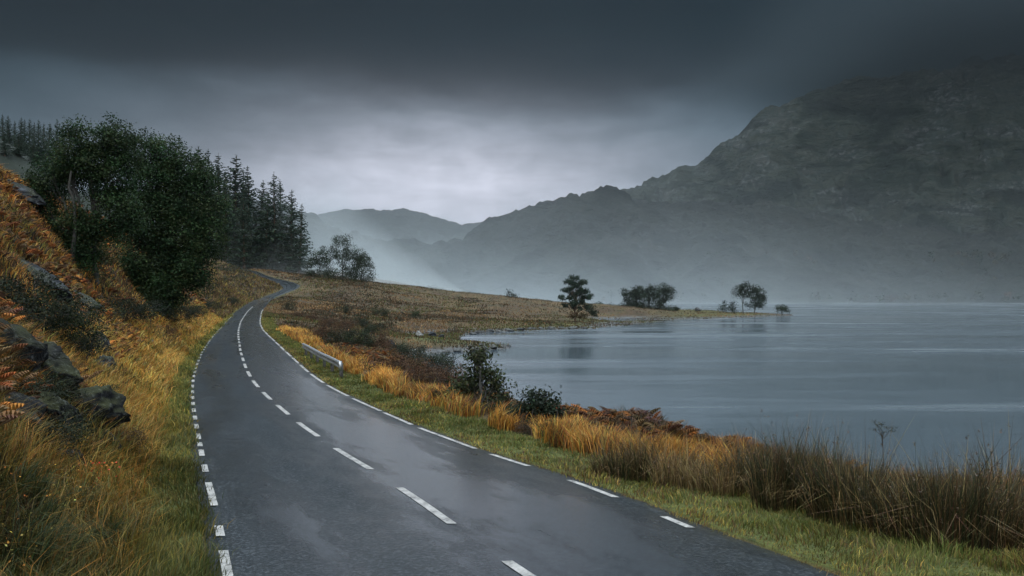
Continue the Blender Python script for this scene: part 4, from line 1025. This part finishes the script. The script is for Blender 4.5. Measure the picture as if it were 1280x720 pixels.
# ------------------------------------------------------------------ grass, bracken and heather: what nobody could count
C_GREEN = np.array([(.062, .082, .020), (.088, .108, .026), (.115, .122, .032), (.15, .125, .036)])
C_YEL = np.array([(.26, .21, .045), (.32, .235, .055), (.19, .17, .04)])
C_GOLD = np.array([(.48, .235, .048), (.52, .26, .05), (.40, .165, .035), (.52, .33, .09)])
C_RUST = np.array([(.30, .105, .022), (.22, .075, .020), (.36, .15, .03), (.16, .058, .02)])
C_BROWN = np.array([(.10, .055, .025), (.075, .042, .022), (.14, .085, .040)])
C_DARK = np.array([(.022, .026, .013), (.030, .024, .015), (.016, .022, .012)])
def pick(pal, n): return pal[rng.integers(0, len(pal), n)]
def wdt(Y, w0, k=.0010): return np.maximum(w0, k * Y)
def grass(acc, n, Y0, Y1, side, d0, d1, hlo, hhi, w0, pal, lean=(.2, .8), mask=None, patch=None, amt=.25, down=0.0, p=1.0):
    X, Y, d = samp(n, Y0, Y1, side, d0, d1, p)
    ok = clear(X, Y)
    if mask is not None: ok &= mask(X, Y, d)
    X, Y, d = X[ok], Y[ok], d[ok]
    # gather into tufts
    gx = X + rng.normal(0, .05 + .0015 * Y); gy = Y + rng.normal(0, .05 + .0015 * Y)
    P = np.stack([gx, gy, ground(gx, gy) - .02], -1)
    m = len(X)
    tuft = vn(X * 2.3, Y * 2.3, 77)
    h = rng.uniform(hlo, hhi, m) * (.4 + 1.15 * tuft)
    ang = fbm(X * 1.3, Y * 1.3, 83, 2) * 5 + rng.normal(0, .9, m)
    ln = rng.uniform(*lean, m)
    col = pick(pal, m) if patch is None else patch(X, Y, d)
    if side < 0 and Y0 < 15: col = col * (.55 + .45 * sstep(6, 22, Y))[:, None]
    big = (1 + .6 * fbm(X * .9, Y * .6, 91, 3))[:, None]
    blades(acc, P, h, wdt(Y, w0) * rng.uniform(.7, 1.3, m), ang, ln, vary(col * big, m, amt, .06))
def mixpal(a, b, t):
    m = len(t); A = pick(a, m); B = pick(b, m)
    return np.where((rng.random(m) < t)[:, None], B, A)

G = Acc()
# left verge: short green by the tarmac, yellowing away from it
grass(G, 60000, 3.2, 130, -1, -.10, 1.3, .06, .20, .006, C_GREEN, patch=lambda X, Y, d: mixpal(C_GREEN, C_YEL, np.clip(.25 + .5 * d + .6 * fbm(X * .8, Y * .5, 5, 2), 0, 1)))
# right verge
grass(G, 85000, 5.0, 150, 1, -.12, 1.7, .03, .12, .005, C_GREEN, patch=lambda X, Y, d: mixpal(C_GREEN, np.concatenate([C_YEL, C_BROWN]), np.clip(.12 + .55 * (d < .22) + .55 * fbm(X * .9, Y * .6, 6, 2), 0, 1)))
grass(G, 26000, 5.5, 13, 1, 1.5, 3.3, .06, .20, .005, C_GREEN, patch=lambda X, Y, d: mixpal(C_GREEN, np.concatenate([C_YEL, C_BROWN]), np.clip(.35 + .6 * fbm(X * .9, Y * .6, 6, 2), 0, 1)))
tag(G.build('verge_grass', GRASS), kind='stuff')

L = Acc()
# left: long grass over the lower bank, golden green
def left_patch(X, Y, d):
    t = np.clip(-.12 + .055 * Y + .8 * fbm(X * .6, Y * .35, 7, 3), 0, .92)
    a = mixpal(C_GREEN * .75, C_YEL * .6, np.full(len(X), .4))
    g = mixpal(C_YEL, C_GOLD, np.full(len(X), .6))
    return np.where((rng.random(len(X)) < t)[:, None], g, a)
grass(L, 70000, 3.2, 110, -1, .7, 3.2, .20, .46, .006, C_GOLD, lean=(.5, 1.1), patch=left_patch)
def bank_patch(X, Y, d):
    t = np.clip(.5 + .9 * fbm(X * .5, Y * .3, 8, 3), 0, 1)
    a = mixpal(C_YEL, C_BROWN, np.full(len(X), .45)); g = mixpal(C_GOLD, C_RUST, np.full(len(X), .5))
    return np.where((rng.random(len(X)) < t)[:, None], g, a)
grass(L, 60000, 12, 75, -1, 8, 30, .25, .5, .012, C_GOLD, lean=(.5, 1.1), patch=bank_patch)
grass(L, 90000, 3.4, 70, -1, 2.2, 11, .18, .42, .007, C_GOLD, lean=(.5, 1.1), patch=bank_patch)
grass(L, 40000, 40, 250, -1, 1.2, 26, .25, .5, .02, C_GOLD, lean=(.4, 1.0), patch=lambda X, Y, d: mixpal(C_BROWN, np.concatenate([C_YEL, C_BROWN * 1.6]), np.clip(.45 + .8 * fbm(X * .15, Y * .08, 9, 3), 0, 1)))
# right: the golden strip beyond the green verge
grass(L, 80000, 12.5, 80, 1, 1.45, 3.6, .28, .55, .006, C_GOLD, lean=(.2, .75), amt=.3,
      mask=lambda X, Y, d: (fbm(X * 1.1, Y * .7, 33, 3) > -.16) & (d > 1.5 + .25 * fbm(X, Y, 3, 2)) & (d < 2.55 + .9 * fbm(X * .4, Y * .4, 4, 2) - .25 * sstep(30, 50, Y)), patch=lambda X, Y, d: mixpal(C_GOLD, np.concatenate([C_YEL, C_RUST, C_BROWN]), np.clip(.32 + .8 * fbm(X * .8, Y * .6, 13, 2), 0, 1)))
# straw and gold behind the rushes, near right
grass(L, 40000, 7.5, 16, 1, 3.3, 6.8,   .22, .42, .006, C_GOLD, lean=(.1, .6), amt=.3, patch=lambda X, Y, d: mixpal(C_GOLD * .55, np.concatenate([C_BROWN, C_RUST * .7]), np.clip(.45 + .6 * fbm(X * .9, Y * .9, 14, 2), 0, 1)),
      mask=lambda X, Y, d: d > 3.4 + .5 * fbm(X, Y, 15, 2))
grass(L, 45000, 110, 300, -1, .5, 24, .3, .75, .03, C_BROWN, lean=(.3, .9), patch=lambda X, Y, d: mixpal(C_DARK * 1.5, np.concatenate([C_BROWN, C_BROWN, C_YEL * .6]), np.clip(.5 + .9 * fbm(X * .12, Y * .06, 29, 3), 0, 1)))
tag(L.build('long_grass', GRASS), kind='stuff')

M = Acc()
def moor_patch(X, Y, d):
    t = fbm(X * .06, Y * .03, 19, 3)
    a = mixpal(C_BROWN * .8, C_DARK * 1.8, np.full(len(X), .4)); b_ = mixpal(C_BROWN * 1.3, np.array([(.22, .145, .065), (.26, .155, .075)]), np.full(len(X), .55))
    g = mixpal(C_GREEN * .8, C_BROWN, np.full(len(X), .4))
    return np.where((t > .20)[:, None], b_, np.where((t < -.12)[:, None], g, a))
XSV = lambda X, Y: X < XS(Y) - .4
grass(M, 60000, 45, 420, 1, 2.0, 60, .18, .45, .03, C_BROWN, lean=(.2, .9), patch=moor_patch, mask=lambda X, Y, d: XSV(X, Y))
def samp_moor(n):
    Y = 120 * (420 / 120) ** rng.random(n); X = XR(Y) + (XS(Y) - XR(Y)) * rng.random(n); return X, Y
X, Y = samp_moor(50000); P = np.stack([X, Y, ground(X, Y) - .03], -1)
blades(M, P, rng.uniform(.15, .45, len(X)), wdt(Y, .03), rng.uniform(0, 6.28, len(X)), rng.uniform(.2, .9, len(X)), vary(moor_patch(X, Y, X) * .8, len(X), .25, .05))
tag(M.build('moor_grass', GRASS), kind='stuff')

# bracken: arched dead fronds
def fronds(acc, X, Y, Lf, col, droop=(.5, 1.1)):
    n = len(X)
    base = np.stack([X, Y, ground(X, Y) - .02], -1)
    a = rng.uniform(0, 2 * math.pi, n); d = np.stack([np.cos(a), np.sin(a), 0 * a], -1); sd = np.stack([-np.sin(a), np.cos(a), 0 * a], -1)
    Lf = np.broadcast_to(Lf, n); dr = rng.uniform(*droop, n)
    def sp(s): return base + d * (Lf * s * .85)[:, None] + np.array([0, 0, 1.0]) * (Lf * (1.0 * s - dr * s * s) + .08)[:, None]
    K = 8
    for k in range(K):
        s = .18 + .8 * k / K; p0 = sp(s); p1 = sp(s + .075)
        l = Lf * .42 * (1 - s) ** .75 + .02
        for sg in (-1, 1):
            tip = p0 + sd * (sg * l)[:, None] + d * (l * .35)[:, None] - np.array([0, 0, 1.0]) * (l * rng.uniform(.15, .65, n))[:, None]
            V = np.stack([p0, p1, tip], 1); i = np.arange(n)[:, None] * 3
            c = np.repeat((col * rng.uniform(.75, 1.25, (n, 1)))[:, None, :], 3, 1)
            acc.add(V, None, i + np.array([[0, 1, 2]]), c.reshape(-1, 3))
    w_ = Lf * .012
    V = np.stack([base - sd * w_[:, None], base + sd * w_[:, None], sp(.5), sp(.98)], 1); i = np.arange(n)[:, None] * 4
    acc.add(V, None, np.concatenate([i + np.array([[0, 1, 2]]), i + np.array([[0, 2, 3]])]), np.repeat(col * .6, 4, 0))
B = Acc()
def put_fronds(n, Y0, Y1, side, d0, d1, lo, hi, pal, mask):
    X, Y, d = samp(n, Y0, Y1, side, d0, d1); ok = clear(X, Y) & mask(X, Y, d); X, Y, d = X[ok], Y[ok], d[ok]
    m = len(X)
    fronds(B, X, Y, rng.uniform(lo, hi, m) * (1 + Y * .004), vary(pick(pal, m) * (1 + .4 * fbm(X * .8, Y * .8, 55, 2))[:, None], m, .3, .08))
put_fronds(24000, 4.5, 60, -1, 2.2, 11, .20, .46, np.concatenate([C_RUST, C_RUST * .6, C_BROWN, C_BROWN * 1.4]), lambda X, Y, d: fbm(X * .45, Y * .28, 21, 3) > -.10)
put_fronds(7000, 12, 70, -1, 9, 28, .4, .8, np.concatenate([C_RUST, C_RUST * .6, C_BROWN]), lambda X, Y, d: fbm(X * .3, Y * .2, 21, 3) > -.10)
put_fronds(9000, 13, 60, 1, 3.0, 12, .30, .65, np.concatenate([C_RUST * .45, C_BROWN * .8, C_BROWN * .6]), lambda X, Y, d: XSV(X, Y) & (d > 3.2 + .9 * fbm(X * .4, Y * .4, 22, 2)))
put_fronds(6000, 7.5, 18, 1, 4.4, 8.5, .22, .45, np.concatenate([C_RUST * .32, C_BROWN * .7, C_BROWN * .5]), lambda X, Y, d: XSV(X, Y))
put_fronds(3000, 60, 140, -1, 2, 16, .5, .9, np.concatenate([C_BROWN, C_RUST * .7]), lambda X, Y, d: fbm(X * .2, Y * .1, 23, 3) > 0)
tag(B.build('bracken', DRY), kind='stuff')

# heather and dark low growth
Hh = Acc()
grass(Hh, 130000, 3.3, 90, -1, 1.4, 12, .16, .42, .009, C_DARK, lean=(.2, .8), mask=lambda X, Y, d: fbm(X * .6, Y * .36, 25, 3) > .10 - .035 * np.minimum(d, 5), patch=lambda X, Y, d: mixpal(C_DARK, C_BROWN, np.full(len(X), .25)))
grass(Hh, 60000, 12, 110, 1, 3.2, 14, .15, .45, .010, C_DARK, lean=(.2, .8), mask=lambda X, Y, d: XSV(X, Y) & (fbm(X * .4, Y * .25, 26, 3) > -.15), patch=lambda X, Y, d: mixpal(C_DARK, C_BROWN * .8, np.full(len(X), .35)))
grass(Hh, 60000, 50, 330, 1, 3, 70, .2, .55, .04, C_DARK, lean=(.2, .8), mask=lambda X, Y, d: XSV(X, Y) & (fbm(X * .07, Y * .032, 27, 4) > -.02), patch=lambda X, Y, d: mixpal(C_DARK * 1.2, np.concatenate([C_BROWN * .7, C_RUST * .3]), np.full(len(X), .4)))
grass(Hh, 26000, 7, 18, 1, 4.6, 9.0, .15, .38, .008, C_DARK, lean=(.2, .8), mask=lambda X, Y, d: XSV(X, Y), patch=lambda X, Y, d: mixpal(C_BROWN * .8, C_RUST * .5, np.full(len(X), .3)))
tag(Hh.build('heather', GRASS), kind='stuff')

# yellowed leaves and seed heads caught among the near bank's stems
S = Acc()
X, Y, d = samp(900, 4.2, 9, -1, 1.2, 5.0); P = np.stack([X, Y, ground(X, Y) + rng.uniform(.15, .42, len(X))], -1)
cards(S, P, .022, .016, vary(np.array([(.55, .33, .06), (.5, .2, .05), (.45, .36, .12)])[rng.integers(0, 3, len(X))], len(X), .25))
x, y, z = hit(126, 622)
Pf = np.array([x, y, z + .35]) + rng.normal(0, 1, (46, 3)) * np.array([.13, .13, .09])
cards(S, Pf, .030, .022, vary(np.array([(.55, .07, .04), (.6, .22, .05)])[rng.integers(0, 2, 46)], 46, .2))
tag(S.build('autumn_leaves', DRY), kind='stuff')

# ------------------------------------------------------------------ rush clumps, each a plant of its own
RUSH = leafy('rush_stems', .5, .15, .35)
C_RUSH = np.array([(.020, .029, .010), (.030, .036, .013), (.014, .018, .008), (.042, .031, .015), (.055, .030, .013)])
C_STRAW = np.array([(.20, .14, .06), (.14, .09, .04), (.26, .19, .085)])
def rush_mesh(seed, n, h, r, straw, lean=(.1, .45)):
    global rng
    keep = rng; rng = np.random.default_rng(seed); A = Acc()
    rr = r * np.sqrt(rng.random(n)); a = rng.uniform(0, 6.283, n)
    P = np.stack([rr * np.cos(a), rr * np.sin(a), -.08 + 0 * a], -1)
    hh = h * (.45 + .55 * rng.random(n) ** .7) * (1 + .06 * rng.normal(0, 1, n))
    tall = rng.random(n) < .11; hh[tall] *= rng.uniform(1.1, 1.6, int(tall.sum()))
    col = np.where((rng.random(n) < straw)[:, None], pick(C_STRAW, n), pick(C_RUSH, n))
    an = a + rng.normal(0, .7, n)
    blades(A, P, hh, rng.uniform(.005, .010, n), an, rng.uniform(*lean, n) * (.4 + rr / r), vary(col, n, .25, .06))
    b = rng.random(n) < .10                       # bent and broken straws
    m = int(b.sum()); blades(A, P[b] + np.array([0, 0, .12]), hh[b] * .7, .006, an[b], rng.uniform(.9, 1.5, m), vary(pick(C_STRAW, m), m, .2))
    K = A; t = np.nonzero(rng.random(n) < .10)[0]
    d = np.stack([np.cos(an), np.sin(an), 0 * an], -1)[t]
    Q = P[t] + np.array([0, 0, 1.0]) * (hh[t] * .80)[:, None] + d * (hh[t] * .20)[:, None]
    Q = np.repeat(Q, 4, 0) + rng.normal(0, .012, (len(t) * 4, 3))
    cards(K, Q, .030, .014, vary((.07, .042, .022), len(Q), .25))
    me = A.build('reed_clump', RUSH, link=False)
    rng = keep
    return me
RM = [rush_mesh(601, 560, 1.08, .31, .12), rush_mesh(602, 560, 1.02, .33, .24), rush_mesh(603, 500, 1.15, .28, .07), rush_mesh(604, 420, .75, .26, .22), rush_mesh(605, 380, .72, .30, .70)]
def rush(label, px, py, k, s, group='reed clumps along the near verge', hs=1.0):
    x, y, z = hit(px, py)
    o = put(RM[k], 'reed_clump', None); o.location = (x, y, z); o.rotation_euler = (0, 0, px * .7 % 6.28); k_ = .58 + .75 * float(vn(px * .037, py * .11, 9)); o.scale = (s * (.85 + .3 * float(vn(px * .1, 3.0, 4))), s, s * hs * k_)
    return tag(o, label, 'reeds', group)
front = [(932, 622, 2, .95), (968, 638, 0, .95), (1005, 640, 2, .9), (1040, 652, 0, .9), (1074, 662, 1, .95), (1108, 672, 0, .9), (1144, 680, 1, .92), (1180, 688, 0, .92), (1216, 690, 2, .85), (1250, 688, 1, .9), (1284, 686, 0, .95)]
for i, (px, py, k, s) in enumerate(front):
    rush(f'tall dark reed clump, {ordw[i]} from the bend end of the front row', px, py - 4, k, s)
back = [(948, 606, 0, .9), (990, 615, 2, .9), (1030, 622, 1, .9), (1068, 630, 0, .85), (1104, 638, 1, .9), (1140, 645, 0, .85), (1176, 650, 1, .9), (1214, 655, 4, .95), (1250, 655, 1, .9), (1284, 652, 4, .95)]
for i, (px, py, k, s) in enumerate(back):
    rush(f'straw flecked reed clump, {ordw[i]} from the bend end of the second row', px, py, k, s)
for l, px, py, k, s in [('small dark reed tuft, first at the bend end where the green verge narrows', 757, 594, 3, .8), ('small dark reed tuft just lakeward of the first narrow verge tuft', 779, 597, 3, .95), ('upright dark reed tuft beneath the drooping grass plume', 800, 598, 3, .95), ('straw coloured reed tuft between the plume tuft and the tall dark clumps', 838, 606, 4, .9), ('golden reed tuft second before the tall dark clumps', 868, 610, 4, .95), ('golden reed tuft right against the first tall dark clump', 898, 616, 4, 1.0), ('greenish reed tuft in the gap behind the straw coloured one', 856, 596, 3, .8)]:
    rush(l, px, py, k, s)

# dark tussocks in the near corner of the bank
def tussock_mesh(seed):
    global rng
    keep = rng; rng = np.random.default_rng(seed); A = Acc(); n = 420
    rr = .30 * np.sqrt(rng.random(n)); a = rng.uniform(0, 6.283, n)
    P = np.stack([rr * np.cos(a), rr * np.sin(a), -.08 + 0 * a], -1)
    pal = np.array([(.022, .038, .012), (.034, .052, .016), (.014, .022, .009), (.075, .065, .022)])
    blades(A, P, rng.uniform(.25, .55, n), rng.uniform(.007, .014, n), a + rng.normal(0, .5, n), rng.uniform(.5, 1.25, n), vary(pick(pal, n), n, .25, .06))
    me = A.build('grass_tussock', GRASS, link=False); rng = keep
    return me
TU = [tussock_mesh(701), tussock_mesh(702)]
for i, (l, px, py, s) in enumerate([('dark green arching tussock at the corner of the near bank', 12, 700, .8), ('dark tussock just above the corner one, against brown stems', 26, 660, .85), ('dark green tussock roadward of the corner one', 62, 694, .75), ('dark tussock at the picture edge below the outcrop', 8, 622, .9), ('olive tussock midway between the corner and the verge', 112, 676, .65), ('dark tussock under the red leaved stems', 88, 636, .7)]):
    x, y, z = hit(px, py)
    o = put(TU[i % 2], 'grass_tussock', None); o.location = (x, y, z); o.rotation_euler = (0, 0, i * 1.3); o.scale = (s, s, s)
    tag(o, l, 'grass tussock', 'tussocks on the near bank')

# tall weeds that stand against the water
STALK = leafy('dry_stalks', .7, .1, .2)
def weed(label, px, py, h, kind, seed, cat='weed'):
    global rng
    keep = rng; rng = np.random.default_rng(seed)
    x, y, z = hit(px, py); A = Acc(); K = A
    if kind == 'plume':
        P = np.array([[0, 0, -.05], [.02, 0, h * .4], [.05, 0, h * .78], [.13, 0, h * .97], [.27, .0, h * .99], [.38, 0, h * .91]])
        tube(A, P, [.005, .005, .004, .003, .002, .002], 5, (.10, .08, .05))
        Q = np.repeat(P[3:5], 45, 0) * 0 + P[3] + (P[5] - P[3]) * rng.random((90, 1)) + np.array([0, 0, .05]) * np.sin(rng.random((90, 1)) * 3.14) + rng.normal(0, .014, (90, 3))
        cards(K, Q, .05, .014, vary((.09, .055, .05), 90, .3), ldir=np.array([1., 0, -.25]))
    else:
        tube(A, np.array([[0, 0, -.05], [.02, .01, h * .5], [.0, 0, h * .85]]), [.007, .006, .005], 5, (.07, .05, .035))
        for k in range(9):
            a = rng.uniform(0, 6.28); e = np.array([np.cos(a) * .13, np.sin(a) * .13, h * (.9 + .12 * rng.random())])
            tube(A, limb([0, 0, h * (.72 + .13 * rng.random())], e, .05, 4, .02), [.004, .003, .002, .002], 4, (.06, .045, .03))
            cards(K, e + rng.normal(0, .022, (26, 3)) * np.array([1.3, 1.3, .5]), .022, .012, vary((.035, .04, .03), 26, .3))
    o = A.build('dry_weed', STALK); o.location = (x, y, z); tag(o, label, cat); rng = keep
weed('drooping feathery grass plume leaning over the small reed tufts against the loch', 796, 598, .95, 'plume', 1, 'grass plume')
weed('shorter nodding grass plume above the first small reed tuft', 786, 594, 1.05, 'plume', 2, 'grass plume')
weed('branched dark dry umbel weed standing above the reeds against the loch', 1102, 628, 1.10, 'umbel', 3)
weed('reddish dry umbel weed beyond the tall reeds beside the branched dark one', 1150, 618, .80, 'umbel', 4)
weed('low rusty weed top over the bracken line nearest the picture edge', 1245, 622, .78, 'umbel', 5)

# ------------------------------------------------------------------ crash barrier
def steel():
    m, t, b = material('galvanised_steel')
    g = N(t, 'ShaderNodeNewGeometry'); n = noise(t, g.outputs['Position'], 3.5, 4, .6)
    t.links.new(ramp(t, n, [(.3, (.30, .32, .34)), (.7, (.55, .57, .60))]), b.inputs['Base Color'])
    b.inputs['Metallic'].default_value = .85; b.inputs['Roughness'].default_value = .42
    return m
def crash_barrier():
    A_ = np.array(hit(379, 444)); B_ = np.array(hit(427, 474))
    st = steel(); BARKPOST = bark_mat('weathered_post', (.03, .028, .025), (.09, .085, .08), .2)
    r = thing('crash_barrier', 'short grey steel crash barrier on posts beside the lakeside verge', 'crash barrier', tuple(A_))
    prof = [(-.155, .0), (-.135, .035), (-.095, .075), (-.06, .075), (-.025, .012), (.025, .012), (.06, .075), (.095, .075), (.135, .035), (.155, .0)]
    n = 26; t = np.linspace(0, 1, n)
    P = A_ + (B_ - A_) * t[:, None]; P[:, 2] = np.interp(t, [0, 1], [A_[2], B_[2]]) + .54 + .012 * np.sin(t * 9)
    dirv = unit((B_ - A_) * np.array([1, 1, 0])); nrm = np.array([-dirv[1], dirv[0], 0]); nrm = nrm if nrm[0] < 0 else -nrm
    V = []
    for th in (0.0, -.006):
        V.append(np.stack([P + np.array([0, 0, 1.0]) * a + nrm * (b_ + th) for a, b_ in prof], 1))
    k = len(prof); q = np.concatenate([grid_quads(n, k), grid_quads(n, k)[:, ::-1] + n * k])
    rim = [(i * k, (i + 1) * k, (i + 1) * k + n * k, i * k + n * k) for i in range(n - 1)] + [(i * k + k - 1, i * k + k - 1 + n * k, (i + 1) * k + k - 1 + n * k, (i + 1) * k + k - 1) for i in range(n - 1)]
    W_ = np.concatenate([V[0].reshape(-1, 3), V[1].reshape(-1, 3)]) - A_
    mesh_np('beam', W_, np.concatenate([q, np.array(rim)]), None, st, smooth=False, parent=r)
    m = 6
    for i in range(m):
        s = (i + .25) / (m - .5); c = A_ + (B_ - A_) * s; g = float(ground(c[0], c[1])); c = c - nrm * .09 - A_
        top = np.interp(s, [0, 1], [A_[2], B_[2]]) + .60 - A_[2]; bot = g - .35 - A_[2]
        hx = dirv * .045; hy = nrm * .07
        vv = [c * np.array([1, 1, 0]) + sx * hx + sy * hy + np.array([0, 0, zz]) for zz in (bot, top) for sy in (-1, 1) for sx in (-1, 1)]
        mesh_np('post', vv, [(0, 2, 3, 1), (4, 5, 7, 6), (0, 1, 5, 4), (2, 6, 7, 3), (0, 4, 6, 2), (1, 3, 7, 5)], None, BARKPOST, parent=r)
    e = A_ + (B_ - A_) * .998 - A_; e[2] += .54
    vv = [e + nrm * a + np.array([0, 0, b_]) + dirv * c for c in (0, .03) for b_ in (-.19, .19) for a in (-.02, .10)]
    mesh_np('end_plate', vv, [(0, 2, 3, 1), (4, 5, 7, 6), (0, 1, 5, 4), (2, 6, 7, 3), (0, 4, 6, 2), (1, 3, 7, 5)], None, st, parent=r)
crash_barrier()

# ------------------------------------------------------------------ far woods on the opposite shore, one mass
def far_wood():
    A = Acc()
    hill = [o for o in C.objects if o.name.startswith('hill')][0]
    me = hill.data; nv = len(me.vertices); co = np.zeros(nv * 3); me.vertices.foreach_get('co', co); co = co.reshape(-1, 3)
    col = (co[:, 0] / co[:, 1]) * F + 640; row = HOR - (co[:, 2] - CAMZ) / co[:, 1] * F
    dens = ((row > 318) & (row < 377) & (col > 880)).astype(float) * np.clip(.25 + 1.2 * fbm(co[:, 0] * .006, co[:, 1] * .006, 66, 3), 0, 1) * (co[:, 1] < 1300)
    dens += ((row > 372) & (row < 377.5) & (col > 700)) * .5
    idx = rng.choice(nv, 900, p=dens / dens.sum())
    P = co[idx] + rng.normal(0, 6, (900, 3)) * np.array([1, 1, .0])
    h = rng.uniform(4, 9, 900)
    k = 26
    off = unit(rng.normal(0, 1, (900, k, 3))) * rng.random((900, k, 1)) ** .4
    Q = P[:, None] + off * (h[:, None, None] * np.array([.55, .55, .6])) + np.array([0, 0, 1.0]) * (h * .5)[:, None, None]
    c = vary(np.array([(.010, .018, .010), (.022, .026, .014), (.035, .030, .016)])[rng.integers(0, 3, 900)], 900, .25)
    cards(A, Q.reshape(-1, 3), np.repeat(h * .38, k), np.repeat(h * .28, k), np.repeat(c, k, 0))
    tag(A.build('far_woods', NEEDLE), kind='stuff')
far_wood()
